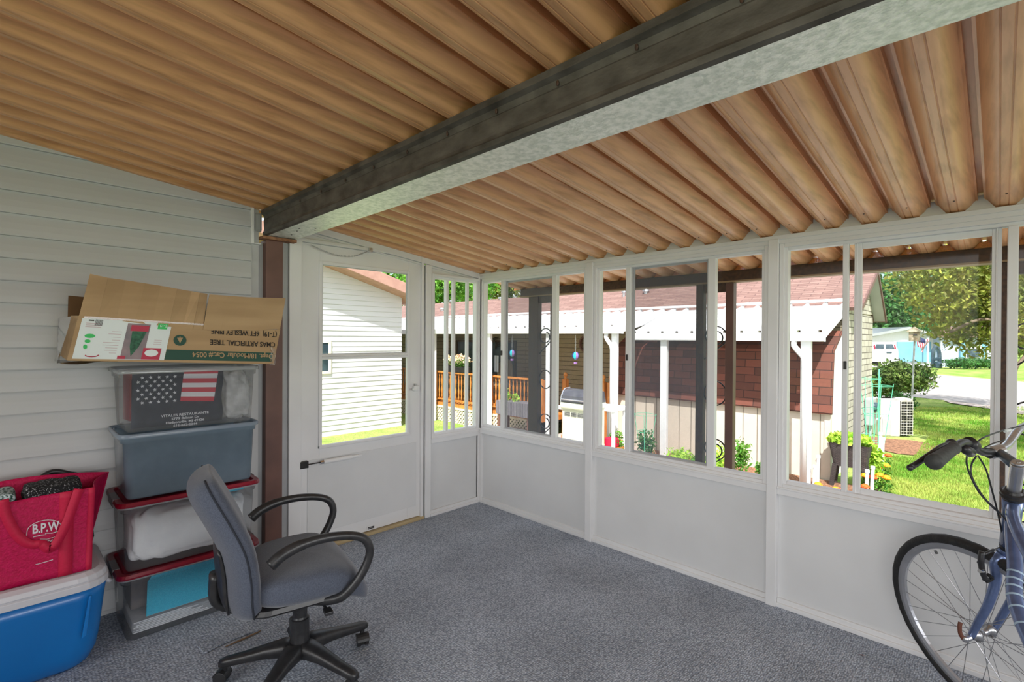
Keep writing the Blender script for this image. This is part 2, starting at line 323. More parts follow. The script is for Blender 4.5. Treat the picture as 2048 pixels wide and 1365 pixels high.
# ---- lapped siding wall on the left
g = G(); lap = .1014; z0 = 1.1399-11*lap; poly = []
zz = z0
while zz < 2.7:
    poly += [(.006, zz), (.022, zz+.001), (.0235, zz+.006), (.0215, zz+.03), (.016, zz+.06), (.008, zz+.090), (.006, zz+lap-.001)]; zz += lap
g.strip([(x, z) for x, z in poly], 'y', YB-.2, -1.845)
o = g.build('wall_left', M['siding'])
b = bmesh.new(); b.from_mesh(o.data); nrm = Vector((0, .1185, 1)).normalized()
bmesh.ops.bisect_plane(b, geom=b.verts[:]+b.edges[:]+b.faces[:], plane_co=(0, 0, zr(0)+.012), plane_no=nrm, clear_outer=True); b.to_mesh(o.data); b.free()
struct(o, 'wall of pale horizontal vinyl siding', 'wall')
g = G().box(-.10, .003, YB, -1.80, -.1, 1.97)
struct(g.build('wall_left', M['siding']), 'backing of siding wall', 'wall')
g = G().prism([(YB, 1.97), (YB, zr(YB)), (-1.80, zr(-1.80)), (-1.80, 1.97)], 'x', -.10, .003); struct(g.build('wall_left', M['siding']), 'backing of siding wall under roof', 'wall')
g = G().box(.0, .024, -1.848, -1.832, 1.955, 2.168).box(0, .02, -1.832, -1.79, 1.955, 1.963)
struct(g.build('trim_6', M['white'], bevel=.002), 'white channel strip where the siding meets the beam', 'trim')
g = G().box(-.02, .012, -1.826, -1.780, 2.03, 2.15); struct(g.build('trim_7', M['grey_trim'], bevel=.02), 'grey flashing behind the beam end', 'trim')
# white wall from the brown post to the corner, above the door: wedge
g = G().prism([(-1.628, 2.035), (-1.628, zr(-1.628)+.03), (0, zr(0)+.03), (0, 1.905), (-.55, 1.905), (-.55, 2.035)], 'x', -.04, .0)
g.prism([(-1.60, zr(-1.60)-.045), (-1.60, zr(-1.60)), (-.02, zr(-.02)), (-.02, zr(-.02)-.045)], 'x', 0, .018)
g.prism([(-1.60, zr(-1.60)-.062), (-1.60, zr(-1.60)-.052), (-.02, zr(-.02)-.052), (-.02, zr(-.02)-.062)], 'x', 0, .010)
struct(g.build('wall_front', M['white'], bevel=.002), 'white metal wall over the storm door', 'wall')
g = G().box(-.06, .025, -1.626, -1.548, 0, 2.04).box(-.06, .012, -1.548, -1.538, 0, 2.04)
struct(g.build('trim_8', M['white'], bevel=.004), 'white door jamb on the hinge side', 'trim')
g = G().box(-.06, .022, -.628, -.604, 0, 2.02).box(-.06, .012, -.604, -.597, 0, 2.01).box(-.06, .028, -.590, -.538, 0, zr(-.56)-.05)
struct(g.build('trim_9', M['white'], bevel=.003), 'white post between storm door and side window', 'trim')
g = G().box(-.06, .016, -1.548, -.604, 2.012, 2.036)
struct(g.build('trim_10', M['white'], bevel=.003), 'white head trim over the storm door', 'trim')
struct(G().box(-.05, .03, -1.60, -.60, 0, .022).build('trim_11', M['ground_wood'], bevel=.003), 'pale wooden threshold under the storm door', 'threshold')
# ---- storm door
dr = sthing('door_1', 'white storm door with large glass panel', 'door', (0, -1.1, 0))
def ring(g, ax, a0, a1, b0, b1, z0, z1, w):
    """rectangular frame ring; ax='x': plane x, a=thickness range, b=y range"""
    if ax == 'x':
        g.box(a0, a1, b0, b0+w, z0, z1); g.box(a0, a1, b1-w, b1, z0, z1); g.box(a0, a1, b0+w, b1-w, z0, z0+w); g.box(a0, a1, b0+w, b1-w, z1-w, z1)
    else:
        g.box(b0, b0+w, a0, a1, z0, z1); g.box(b1-w, b1, a0, a1, z0, z1); g.box(b0+w, b1-w, a0, a1, z0, z0+w); g.box(b0+w, b1-w, a0, a1, z1-w, z1)
    return g
g = G(); g.box(-.03, 0, -1.536, -1.42, .025, 2.008).box(-.03, 0, -.735, -.608, .025, 2.008).box(-.03, 0, -1.42, -.735, 1.895, 2.008).box(-.03, 0, -1.42, -.735, .025, .672)
g.build('door_slab', M['white'], dr, bevel=.002)
g = G().box(-.001, .004, -1.50, -.66, .11, .60); g.build('kick_plate', M['panel'], dr, bevel=.002)
g = ring(G(), 'x', -.012, .012, -1.428, -.728, .665, 1.902, .022); g.box(-.012, .012, -1.41, -.745, 1.252, 1.288); g.box(-.012, .018, -1.41, -.745, 1.268, 1.274); g.box(-.006, .02, -1.428, -.728, .668, .684)
g.build('window_frame', M['white'], dr, bevel=.003)
g = ring(G(), 'x', -.008, .006, -1.408, -.748, 1.286, 1.882, .006); g.build('gasket', M['grey_trim'], dr)
g = G().quad((-.002,-1.408,.68),(-.002,-.748,.68),(-.002,-.748,1.26),(-.002,-1.408,1.26)); g.build('glass_pane', M['glass'], dr)
g = G().quad((-.006,-1.408,1.28),(-.006,-.748,1.28),(-.006,-.748,1.885),(-.006,-1.408,1.885)); g.build('glass_pane', M['glass'], dr)
# closer
M['coolw'] = pm('white_enamel_tube', (.78,.78,.78), rough=.3)
dc = tag(thing('door_closer', 'white pneumatic closer tube on the storm door', 'door closer', (.03, -1.3, .53)), 'white pneumatic closer tube on the storm door', 'door closer')
A = on(605, 932, 0, .03); B = on(722, 911, 0, .035); d = (B-A)
g = G().cyl(A+d*.42-d*.08, A+d*.83, .015, n=16).cyl(A+d*.83, A+d*.94, .010); g.build('tube', M['coolw'], dc, smooth=False)
g = G().cyl(A+d*.28, A+d*.36, .0135, n=14); g.build('end_cap', M['chrome'], dc)
g = G().cyl(A+d*.08, A+d*.30, .0035).box(.0, .03, A.y-.012, A.y+.04, A.z-.022, A.z+.022); g.build('bracket', M['blackmetal'], dc, bevel=.002)
g = G().bar(A+d*.93, A+d*1.02, .004, .014); g.build('clip', M['white'], dc)
# latch
dl = thing('door_latch', 'white push button latch on the storm door edge', 'door latch', (.02, -.64, 1.12)); P = on(832, 777, 0, .02)
g = G().box(0, .03, P.y-.022, P.y+.028, P.z-.02, P.z+.02); g.build('body', M['white'], dl, bevel=.004)
g = G().bar((.03, P.y, P.z-.004), (.045, P.y-.045, P.z-.004), .012, .016); g.build('handle', M['white'], dl, bevel=.003)
g = G().box(.008, .026, P.y-.01, P.y+.008, P.z+.02, P.z+.035); g.build('keeper', M['grey_trim'], dl, bevel=.002)
# chain at the head
pts = [on(x, y, 0, .03) for x, y in [(622,490),(636,497),(655,505),(675,511),(700,513),(715,511),(731,505),(742,501)]]
pts = spline(pts, 6); ch = thing('door_chain', 'grey wind chain sagging across the top of the storm door', 'chain', (0, -1.3, 1.9))
g = G()
for i in range(len(pts)-1):
    a, b = pts[i], pts[i+1]; c = (a+b)/2; t = (b-a).normalized(); s1 = t.cross(Vector((1,0,0))).normalized() if i % 2 else Vector((1,0,0))
    loop = [c+t*math.cos(q*PI/4)*(b-a).length*.62+s1*math.sin(q*PI/4)*.0035 for q in range(8)]; g.tube(loop, .0016, n=5, closed=True)
g.build('links', M['grey_trim'], ch)
g = G().box(0, .03, pts[-1].y-.012, pts[-1].y+.014, pts[-1].z-.014, pts[-1].z+.018).cyl((.02, pts[-12].y, pts[-12].z), (.03, pts[-1].y, pts[-1].z), .004); g.build('bracket', M['alu'], ch, bevel=.002)
P = on(741, 1056, 0, .003); g = G().box(0, .005, P.y-.032, P.y+.034, P.z-.012, P.z+.014); vv = g.build('vent_label', M['white'], dr, bevel=.001)
g = G().box(.004, .008, P.y-.022, P.y+.026, P.z-.007, P.z-.001).box(.004, .008, P.y-.022, P.y+.026, P.z+.002, P.z+.008); g.build('slot', M['blackmetal'], vv)
# ---- window units -------------------------------------------------------
def stile(g, ax, p0, p1, t0, t1, z0, z1):
    if ax == 'y': g.box(p0, p1, t0, t1, z0, z1)
    else: g.box(t0, t1, p0, p1, z0, z1)
    return g
def bay(n, x0, w, label, a_open=False, scr=True):
    """window bay in the y=0 wall"""
    t = sthing('window_%d' % n, label, 'window', (x0+w/2, 0, .66))
    k = [.045, .243, .278, .306, .312, .788, .832, w-.025] if not a_open else [.041, .278, .301, .323, .355, .797, .878, w-.03]
    g = ring(G(), 'y', -.03, .03, x0, x0+w, .628, 1.905, .022); ring(g, 'y', -.018, .03, x0+.018, x0+w-.018, .645, 1.888, .02); g.build('frame', M['white'], t, bevel=.003)
    g = G(); zl, zh = .66, 1.87
    if a_open:
        g.box(x0+k[1], x0+k[2], -.014, .02, zl, zh); g.build('mullion', M['white'], t, bevel=.003)
        g = G(); ring(g, 'y', .006, .022, x0+k[3], x0+.830, zl, zh, .030); ring(g, 'y', .002, .026, x0+k[3], x0+k[3]+.012, zl, zh, .006); g.box(x0+.812, x0+.818, -.002, .01, zl, zh); g.build('sash', M['white'], t, bevel=.003)
        g = G().box(x0+k[6]-.032, x0+k[6], -.022, .02, zl, zh); g.build('mullion', M['white'], t, bevel=.003)
        panes = [(x0+.035, x0+k[1]), (x0+k[3]+.02, x0+.81), (x0+k[6], x0+w-.03)]
    else:
        g.box(x0+k[1], x0+k[2], -.016, .02, zl, zh); g.build('mullion', M['white'], t, bevel=.003)
        g = G().box(x0+k[5], x0+k[6], -.016, .02, zl, zh); g.build('mullion', M['white'], t, bevel=.003)
        g = ring(G(), 'y', .010, .020, x0+k[2]+.002, x0+k[5]-.002, zl, zh, .014 if scr else .02); g.build('sash', M['grey_trim'], t, bevel=.002)
        panes = [(x0+.035, x0+k[1]), (x0+k[2], x0+k[5]), (x0+k[6], x0+w-.03)]
    for i, (a, b) in enumerate(panes):
        y = .014+.004*i
        G().quad((a, y, zl), (b, y, zl), (b, y, zh), (a, y, zh)).build('glass_pane', M['glass'], t)
    if scr:
        a, b = panes[1]; G().quad((a, .024, zl), (b, .024, zl), (b, .024, zh), (a, .024, zh)).build('insect_screen', M['screen'], t)
    g = G().box(x0+k[1]+.008, x0+k[1]+.02, -.024, -.012, 1.26, 1.30); g.build('latch', M['blackmetal'], t, bevel=.002)
    return t
bx0 = [.020, 1.195, 2.367, 3.540, 4.712]
for i, x in enumerate(bx0):
    bay(i+1, x, 1.12, ['sliding window nearest the corner, with insect screen', 'middle sliding window with insect screen', 'sliding window behind the bicycle', 'sliding window right of the bicycle', 'sliding window at the far right of the wall'][i], a_open=(i == 2), scr=(i != 2))
# posts, sill rail, kick panels, base
posts = [(.0, .018), (1.141, 1.194), (2.316, 2.366), (3.488, 3.539), (4.661, 4.711), (5.833, 5.885)]
for i, (a, b) in enumerate(posts):
    struct(G().box(a, b, -.045, .03, 0, 1.93).build('trim_%d' % (20+i), M['white'], bevel=.003), None)
struct(G().box(0, XR, -.040, .04, 1.925, 1.948).box(0, XR, -.034, .03, 1.903, 1.927).build('trim_30', M['white'], bevel=.002), 'white top rail of the window wall', 'rail')
for i in range(5):
    a = posts[i][1]; b = posts[i+1][0]
    struct(G().box(a, b, -.036, .03, .592, .630).box(a, b, -.040, .0, .622, .634).build('trim_%d' % (31+i), M['white'], bevel=.003))
    struct(G().box(a, b, -.008, .02, .0, .595).build('wall_front', M['panel']))
    struct(G().box(a, b, -.022, .01, .0, .045).box(a, b, -.034, .01, .0, .022).build('baseboard_front' if i == 0 else 'baseboard_front.%03d' % i, M['white'], bevel=.003))
struct(G().box(posts[5][1], XR, -.03, .03, 0, 1.93).build('wall_front', M['panel']))
P = on(1200.5, 965, 1, -.01); g = G().ball((P.x, -.012, P.z), .004, .003, .004, n=6); struct(g.build('trim_40', M['bsid']), 'small white screw cap on kick panel', 'screw cap')
# scalloped closure pieces filling the ribs over the window wall
g = G()
for x in gx:
    if x > .03: g.prism([(x-.056, 1.944), (x-.018, 1.988), (x-.013, 1.990), (x-.009, 2.010), (x+.009, 2.010), (x+.013, 1.990), (x+.018, 1.988), (x+.050, 1.944)], 'y', -.018, -.010)
struct(g.build('trim_41', M['white']), 'scalloped white closure strip under the ceiling ribs', 'closure strip')
# side window near the corner in the door wall
t = sthing('window_6', 'narrow sliding side window between door and corner', 'window', (0, -.3, .66))
ya, yb = -.536, -.030
g = ring(G(), 'x', -.03, .03, ya, yb, .615, 1.905, .020); ring(g, 'x', -.03, .018, ya+.016, yb-.016, .632, 1.888, .02); g.build('frame', M['white'], t, bevel=.003)
g = G().box(-.02, .016, -.385, -.362, .65, 1.885); g.build('mullion', M['white'], t, bevel=.003)
g = G().box(-.01, .022, -.318, -.296, .65, 1.885); g.build('mullion', M['white'], t, bevel=.003)
g = G().box(-.016, .006, -.165, -.140, .65, 1.885); g.build('mullion', M['white'], t, bevel=.002)
for a, b, x in ((-.52, -.375, -.004), (-.375, -.155, -.01), (-.305, -.045, -.014)): G().quad((x, a, .65), (x, b, .65), (x, b, 1.885), (x, a, 1.885)).build('glass_pane', M['glass'], t)
g = G().box(.0, .02, -.362, -.344, 1.27, 1.30); g.build('latch', M['blackmetal'], t, bevel=.002)
struct(G().box(-.03, .03, -.537, -.045, .572, .616).box(-.0, .036, -.537, -.045, .606, .618).build('trim_42', M['white'], bevel=.003))
struct(G().box(-.02, .006, -.538, -.045, 0, .575).build('wall_front', M['panel']))
struct(G().box(-.02, .022, -.538, -.04, 0, .045).box(-.02, .032, -.538, -.036, 0, .022).build('baseboard_left', M['white'], bevel=.003))
struct(G().box(-.03, .025, -.045, -.0, 0, 1.94).box(0, .05, -.03, 0, 0, 1.93).build('trim_43', M['white'], bevel=.003), 'white corner post', 'post')
# unseen walls behind the camera, left half open to let light in
g = G().box(0, XR, YB-.08, YB, -.1, .62).box(0, .5, YB-.08, YB, .6, 2.6).box(XR-.4, XR, YB-.08, YB, .6, 2.6).box(3.0, 3.1, YB-.06, YB, .6, 2.6)
struct(g.build('wall_back', M['panel']), 'low white wall at the back of the porch', 'wall')
g = G().box(XR, XR+.08, YB, 0, -.1, .62).box(XR, XR+.08, -2.7, -2.6, .6, 2.3).box(XR, XR+.08, -.1, 0, .6, 1.95)
struct(g.build('wall_right', M['panel']), 'low white wall at the right of the porch', 'wall')
# ================================================================== things inside
M['clear'] = sheet_mat('clear_plastic', (.95,.96,.97), gloss=.6, haze=.11, haze_col=(.9,.92,.94), rough=.12)
M['clearrim'] = sheet_mat('clear_plastic_rim', (.8,.83,.85), gloss=1, haze=.5, haze_col=(.72,.75,.76), rough=.12)
M['bluetote'] = sheet_mat('smoky_blue_plastic', (.42,.50,.56), gloss=.8, haze=.62, haze_col=(.38,.50,.61), rough=.25, noise=.04, nscale=14)
M['bluerim'] = sheet_mat('blue_grey_rim', (.4,.5,.6), gloss=.9, haze=.9, haze_col=(.38,.46,.56), rough=.25)
M['redlid'] = pm('cranberry_plastic', srgb(120,10,35), srgb(138,14,42), rough=.3, scale=6)
M['greylid'] = pm('grey_latch_plastic', (.16,.15,.16), rough=.4)
M['teal'] = pm('teal_folder', srgb(0,168,205), srgb(40,196,225), rough=.6, scale=400, lo=.4, hi=.6)
M['paper'] = pm('paper', (.68,.69,.72), (.8,.8,.82), rough=.8, scale=30)
M['peach'] = pm('peach_paper', srgb(215,180,155), rough=.8)
M['cloth_w'] = pm('white_cloth', (.88,.88,.89), (.95,.95,.95), rough=.9, scale=14, bump=.6, bscale=22, detail=6)
M['bagw'] = sheet_mat('white_plastic_bag', (.85,.85,.85), gloss=.6, haze=.72, haze_col=(.93,.93,.94), rough=.25, noise=.25, nscale=18)
M['navy'] = pm('charcoal_shirt', srgb(48,52,62), srgb(58,62,72), rough=.9, scale=30)
M['flagred'] = pm('flag_red', srgb(190,60,75), rough=.85); M['flagwhite'] = pm('flag_white', srgb(215,215,220), rough=.85)
M['card'] = pm('cardboard', srgb(166,136,100), srgb(186,156,118), rough=.85, scale=4, stretch=(1,.3,3), bump=.05, bscale=80)
M['carddark'] = pm('cardboard_dark', srgb(96,70,44), srgb(118,88,58), rough=.9, scale=6)
M['printgreen'] = pm('print_green', srgb(20,70,55), rough=.6); M['printblack'] = pm('print_black', srgb(38,30,24), rough=.7)
M['label'] = pm('label_white', srgb(205,215,215), srgb(214,222,222), rough=.35, scale=3); M['labelred'] = pm('label_red', srgb(180,20,60), rough=.5); M['green'] = pm('label_green', srgb(40,190,90), rough=.5)
M['treegreen'] = pm('print_tree', srgb(20,70,50), srgb(50,110,80), rough=.6, scale=90); M['photo'] = pm('printed_photo', srgb(105,100,108), srgb(150,128,132), rough=.5, scale=12)
M['fineprint'] = pm('fine_print', srgb(190,160,165), rough=.6)
M['tape'] = sheet_mat('packing_tape', (.93,.93,.93), gloss=1.5, haze=.15, haze_col=(.8,.8,.8), rough=.15)
M['pink'] = pm('crimson_tote_fabric', srgb(176,6,66), srgb(196,14,82), rough=.6, scale=90, bump=.35, bscale=150, spec=.35)
M['pinkplain'] = pm('crimson_strap', srgb(184,4,56), srgb(192,8,62), rough=.65, scale=120)
M['coolblue'] = pm('blue_cooler_plastic', srgb(8,106,180), srgb(12,114,190), rough=.35, scale=3, coat=.2)
M['coolwhite'] = pm('white_cooler_lid', srgb(196,196,202), srgb(208,208,214), rough=.4, scale=3)
def rrect(x0, x1, y0, y1, r, n=5):
    p = []
    for cx_, cy_, a0 in ((x1-r, y1-r, 0), (x0+r, y1-r, 90), (x0+r, y0+r, 180), (x1-r, y0+r, 270)):
        for k in range(n+1): a = math.radians(a0+90*k/n); p.append((cx_+r*math.cos(a), cy_+r*math.sin(a)))
    return p
def rshell(g, levels, capb=True, capt=False):
    """levels: (z, x0,x1,y0,y1,r)"""
    vs = []; n = None
    for z, x0, x1, y0, y1, r in levels:
        p = rrect(x0, x1, y0, y1, r); n = len(p); vs += [(x, y, z) for x, y in p]
    fs = [(i*n+j, i*n+(j+1) % n, (i+1)*n+(j+1) % n, (i+1)*n+j) for i in range(len(levels)-1) for j in range(n)]
    if capb: fs.append(tuple(range(n))[::-1])
    if capt: fs.append(tuple((len(levels)-1)*n+j for j in range(n)))
    return g.add(vs, fs)
def tote(name, label, z0, h, mat, rimmat, lid=None, y0=-2.51, y1=-1.92, x1=.385, x0=.025, tp=.020):
    t = thing(name, label, 'storage bin', ((x0+x1)/2, (y0+y1)/2, z0))
    g = G(); a, b, c, d = x0, x1, y0, y1; zt = z0+h
    rshell(g, [(z0+.002, a+tp, b-tp, c+tp*1.6, d-tp*1.6, .03), (z0+.012, a+tp*.9, b-tp*.9, c+tp*1.4, d-tp*1.4, .035), (zt-.045, a+.012, b-.012, c+.016, d-.016, .04), (zt-.043, a+.006, b-.006, c+.008, d-.008, .042), (zt-.012, a+.005, b-.005, c+.006, d-.006, .042)])
    g.build('body', mat, t, smooth=True)
    g = G(); n = 0
    rim = [(zt-.020, a-.004, b+.004, c-.004, d+.004, .045), (zt-.006, a-.005, b+.005, c-.005, d+.005, .046), (zt, a-.001, b+.001, c-.001, d+.001, .044), (zt-.002, a+.006, b-.006, c+.006, d-.006, .038), (zt-.018, a+.006, b-.006, c+.006, d-.006, .038)]
    rshell(g, rim, capb=False); g.build('rim', rimmat, t, smooth=True)
    if lid:
        g = G(); zt2 = zt+.004
        rshell(g, [(zt-.012, a-.008, b+.008, c-.010, d+.010, .045), (zt-.004, a-.009, b+.009, c-.011, d+.011, .046), (zt2+.004, a-.004, b+.004, c-.006, d+.006, .044), (zt2+.004, a+.014, b-.014, c+.016, d-.016, .034), (zt2-.006, a+.022, b-.022, c+.026, d-.026, .03)], capb=False, capt=True)
        l = g.build('lid', lid, t, smooth=False)
        for yy in (c-.012, d+.004):
            q = G().box((a+b)/2-.07, (a+b)/2+.07, yy, yy+.03 if yy < -2.2 else yy+.008, zt-.03, zt+.010); q.build('latch', M['greylid'], t, bevel=.004)
    return t
# bottom tote
t1 = tote('storage_tote', 'clear plastic storage tote with red lid standing on the carpet, lowest of the stack', .0, .305, M['clear'], M['clearrim'], M['redlid'])
t2 = tote('storage_tote', 'clear storage tote with red lid, filled with white cloths, second from the floor', .318, .315, M['clear'], M['clearrim'], M['redlid'])
t3 = tote('storage_tote', 'smoky blue grey open tote, third up in the stack', .648, .305, M['bluetote'], M['bluerim'], None)
t3b = tote('storage_tote', 'clear open tote with printed shirt inside, directly under the tree carton', .956, .292, M['clear'], M['clearrim'], None)
# contents of the lowest tote
fo = thing('folder', 'teal blue glittery folder inside the lowest storage tote', 'folder', (.35, -2.2, .09))
g = G().prism([(-2.405, .085), (-2.40, .245), (-2.385, .268), (-1.96, .268), (-1.95, .085)], 'x', .345, .349); g.build('cover', M['teal'], fo)
g = G().prism([(-2.40, .082), (-2.39, .25), (-1.96, .25), (-1.955, .082)], 'x', .338, .344); g.build('sheets', M['paper'], fo)
g = G()
for k in range(7):
    z = .018+k*.0075; a = -.02*k*(.5 if k % 2 else 1); g.quad((.05+.01*k, -2.455+.01*(k % 3), z), (.342, -2.455+.008*(k % 3), z+.0015), (.342, -2.10+a*.6, z+.002), (.05, -2.08, z)); g.quad((.05+.01*k, -2.455, z+.004), (.342, -2.455, z+.005), (.342, -2.12+a*.5, z+.006), (.05, -2.08, z+.004))
    g.box(.10, .340, -2.45+.01*(k % 3), -2.14+a, z, z+.004)
tag(g.build('paper_stack', M['paper'], solid=.0006), 'stack of white papers lying in the lowest storage tote', 'papers')
tag(G().box(.12, .342, -2.10, -1.97, .062, .080).build('envelope', M['peach'], bevel=.003), 'peach coloured envelopes in the lowest storage tote', 'envelopes')
tag(G().box(.07, .25, -2.45, -2.32, .09, .24).build('carton', pm('grey_carton', srgb(95,92,95), srgb(120,110,108), rough=.6, scale=20), bevel=.006), 'dark grey carton standing at the left in the lowest storage tote', 'carton')
# crumpled heaps
def crumple(x0, x1, y0, y1, z0, z1, seed, nu=26, nv=40, amp=.012):
    rnd = random.Random(seed); ph = [(rnd.uniform(6, 30), rnd.uniform(6, 30), rnd.uniform(6, 30), rnd.uniform(0, 6.3)) for _ in range(12)]
    def fn(u, v):
        a = -PI/2+PI*u; b = 2*PI*v; e = .28
        def sg(q): return math.copysign(abs(q)**e, q)
        x = sg(math.cos(a))*sg(math.cos(b)); y = sg(math.cos(a))*sg(math.sin(b)); z = sg(math.sin(a))
        X = (x0+x1)/2+(x1-x0)/2*x; Y = (y0+y1)/2+(y1-y0)/2*y; Z = (z0+z1)/2+(z1-z0)/2*z
        s = sum(abs(math.sin(p[0]*X*1.6+p[1]*Y*1.6+p[2]*Z*1.6+p[3])) for p in ph)/12-.63
        return (X+x*s*amp*4, Y+y*s*amp*4, Z+z*s*amp*4)
    return fn
def heap(name, mat, *a, **k):
    g = G(); g.surf(crumple(*a, **k), 44, 96, cv=True); return g.build(name, mat, smooth=True)
tag(heap('cloth_bundle', M['cloth_w'], .06, .350, -2.460, -1.975, .336, .572, 3, amp=.012), 'crumpled white cloths bundled in the second storage tote', 'cloths')
tag(G().box(.28, .345, -2.20, -1.98, .590, .614).build('folded_cloth', M['teal'], bevel=.012, seg=3), 'teal folded cloth on top of the white cloths in the second tote', 'cloth')
tag(heap('plastic_bag', M['bagw'], .17, .345, -2.075, -1.96, .975, 1.215, 11, amp=.014), 'crumpled white plastic bag in the top tote, right of the printed shirt', 'bag')
tag(heap('dark_bundle', pm('dark_bundle', srgb(58,62,68), srgb(90,88,90), rough=.8, scale=8), .07, .34, -2.45, -1.98, .67, .87, 5), 'dark bundled contents inside the smoky blue tote', 'bundle')
tag(G().prism([(.10,-2.46),(.20,-2.45),(.21,-2.44),(.11,-2.45)], 'z', .99, 1.22).build('red_card', M['redlid']), 'small red card at the left side of the top tote', 'card')
tag(G().box(.06, .14, -2.10, -2.00, .97, 1.15).build('tin', pm('tin_tan', srgb(165,140,125), rough=.5), bevel=.006), 'tan carton behind the plastic bag in the top tote', 'carton')
# shirt with flag print
sh = thing('printed_shirt', 'charcoal shirt with stars and stripes print pressed against the tote side', 'shirt', (.33, -2.27, .975))
X0 = .343
def shx(z): return .348+(z-.97)*.055
g = G(); nY, nZ = 14, 10
g.surf(lambda u, v: (shx(.968+.262*v)-.001, -2.462+.372*u+.004*math.sin(9*v)*(u > .9), .972+.252*v), nY, nZ)
g.surf(lambda u, v: (shx(.968+.262*v)-.02, -2.450+.36*u, .972+.246*v), nY, nZ)
g.quad((.325,-2.458,.973),(.345,-2.462,.973),(.355,-2.462,1.20),(.335,-2.458,1.20))
g.build('cloth', M['navy'], sh, smooth=True, solid=.002)
def onshirt(px, py): p = on(px, py, 0, .36); return p
g = G()
ys_, ye_ = -2.272, -2.108
for k in range(7):
    if k % 2 == 0: pass
FT = [on(x, y, 0, .362) for x, y in ((368,739),(437,738),(428,803),(361,803))]
def strp(k, g):
    def e(i, j, t): p = FT[i].lerp(FT[j], t); return (shx(p.z)+.0022, p.y, p.z)
    g.quad(e(0, 3, k/7), e(1, 2, k/7), e(1, 2, (k+1)/7), e(0, 3, (k+1)/7))
g = G(); [strp(k, g) for k in (0, 2, 4, 6)]; g.build('red_stripes', M['flagred'], sh)
g = G(); [strp(k, g) for k in (1, 3, 5)]; g.build('white_stripes', M['flagwhite'], sh)
g = G(); rnd = random.Random(2)
for r_ in range(7):
    for c_ in range(6 if r_ % 2 else 5):
        cy_ = -2.440+.032*c_+(0 if r_ % 2 else .016); cz_ = 1.090+.0195*r_; R_ = .0088
        if cy_ > -2.288: continue
        pt = []
        for q in range(10):
            rr = R_ if q % 2 == 0 else R_*.42; a = PI/2+q*PI/5+.15; pt.append((shx(cz_)+.0022, cy_+rr*math.cos(a), cz_+rr*math.sin(a)))
        g.add(pt+[(shx(cz_)+.0022, cy_, cz_)], [(10, q, (q+1) % 10) for q in range(10)])
g.build('stars', M['flagwhite'], sh)
for s_, py_, sz in [('VITALES RESTAURANTE', 831, .0165), ('5779 Balsam Dr', 838, .0155), ('Hudsonville, MI 49426', 845, .0155), ('616-662-2244', 852, .0155)]:
    p = on(371, py_, 0, .352); text(s_, 'lettering', sz, M['flagwhite'], (shx(p.z)+.0024, p.y, p.z), (0, 1, 0), (.05, 0, 1), sh, align='CENTER', sx=1.15, bold=.0003)
# ---- tree carton lying on the totes
bx = thing('tree_carton', 'long brown cardboard carton with raised flap and upside down print, on top of the totes', 'cardboard box', (.22, -2.26, 1.262))
TL = on(158, 632, 0, .42); TR = on(560, 658, 0, .42); BL = on(135, 721, 0, .42); BR = on(547, 728, 0, .42)
def fp(u, v, dx=0):   # front face param: u along length, v up
    a = BL.lerp(BR, u); b = TL.lerp(TR, u); p = a.lerp(b, v); sag = -.010*math.sin(PI*u)*(1-v)+.006*math.sin(PI*u)*0
    return Vector((p.x+dx, p.y, p.z-sag*0))
dxb = -.36
g = G()
lo = [(0,-.0),( .25,-.004),(.5,-.006),(.75,-.003),(1,0)]
def P8(u, v, x): p = fp(u, v); return (x, p.y, p.z+(.010 if x < .2 else 0))
nU = 13
for a in range(nU-1):
    u0_, u1_ = a/(nU-1), (a+1)/(nU-1)
    g.quad(P8(u0_,0,.42), P8(u1_,0,.42), P8(u1_,1,.42), P8(u0_,1,.42)); g.quad(P8(u1_,0,.06), P8(u0_,0,.06), P8(u0_,1,.06), P8(u1_,1,.06))
    g.quad(P8(u1_,0,.42), P8(u0_,0,.42), P8(u0_,0,.06), P8(u1_,0,.06))
g.quad(P8(0,0,.06), P8(0,0,.42), P8(0,1,.42), P8(0,1,.06)); g.quad(P8(1,0,.42), P8(1,0,.06), P8(1,1,.06), P8(1,1,.42))
g.build('body', M['card'], bx, solid=.004)
# flap in two leaves with crush folds
def flap(pts_b, pts_t, name, mat):
    g = G(); nb = len(pts_b)
    for i in range(nb-1): g.quad(pts_b[i], pts_b[i+1], pts_t[i+1], pts_t[i])
    return g.build(name, mat, bx, solid=.004)
fxs = [(158,632,180,548),(195,637,216,556),(232,641,252,561),(268,646,290,567),(303,650,322,572),(337,654,354,578),(365,657,383,583),(385,659,400,586),(405,660,415,588)]
wob = [0,.006,0,.005,0,.006,-.004,.010,.002]
pb = [on(a, b, 0, .42)+Vector((0,0,0)) for a, b, c, d in fxs]; pt_ = [on(c, d, 0, .415+w) for (a, b, c, d), w in zip(fxs, wob)]
for p, w in zip(pb, wob): p.x = .421+w*.3
flap(pb, pt_, 'flap', M['card'])
fxs = [(406,660,419,589),(440,662,457,592),(478,661,499,595),(515,660,536,596),(560,658,571,597)]
pb = [on(a, b, 0, .425) for a, b, c, d in fxs]; pt_ = [on(c, d, 0, .44+.004*(i % 2)) for i, (a, b, c, d) in enumerate(fxs)]
flap(pb, pt_, 'flap', M['card'])
pb = [on(160,650,0,.07)]; a0 = P8(0,1,.07); g = G().quad((.07, a0[1]-.015, a0[2]-.09), (.07, a0[1]+.55, a0[2]-.02), (.06, a0[1]+.55, a0[2]+.06), (.06, a0[1]-.01, a0[2]+.095)); g.build('back_flap', M['carddark'], bx, solid=.004)
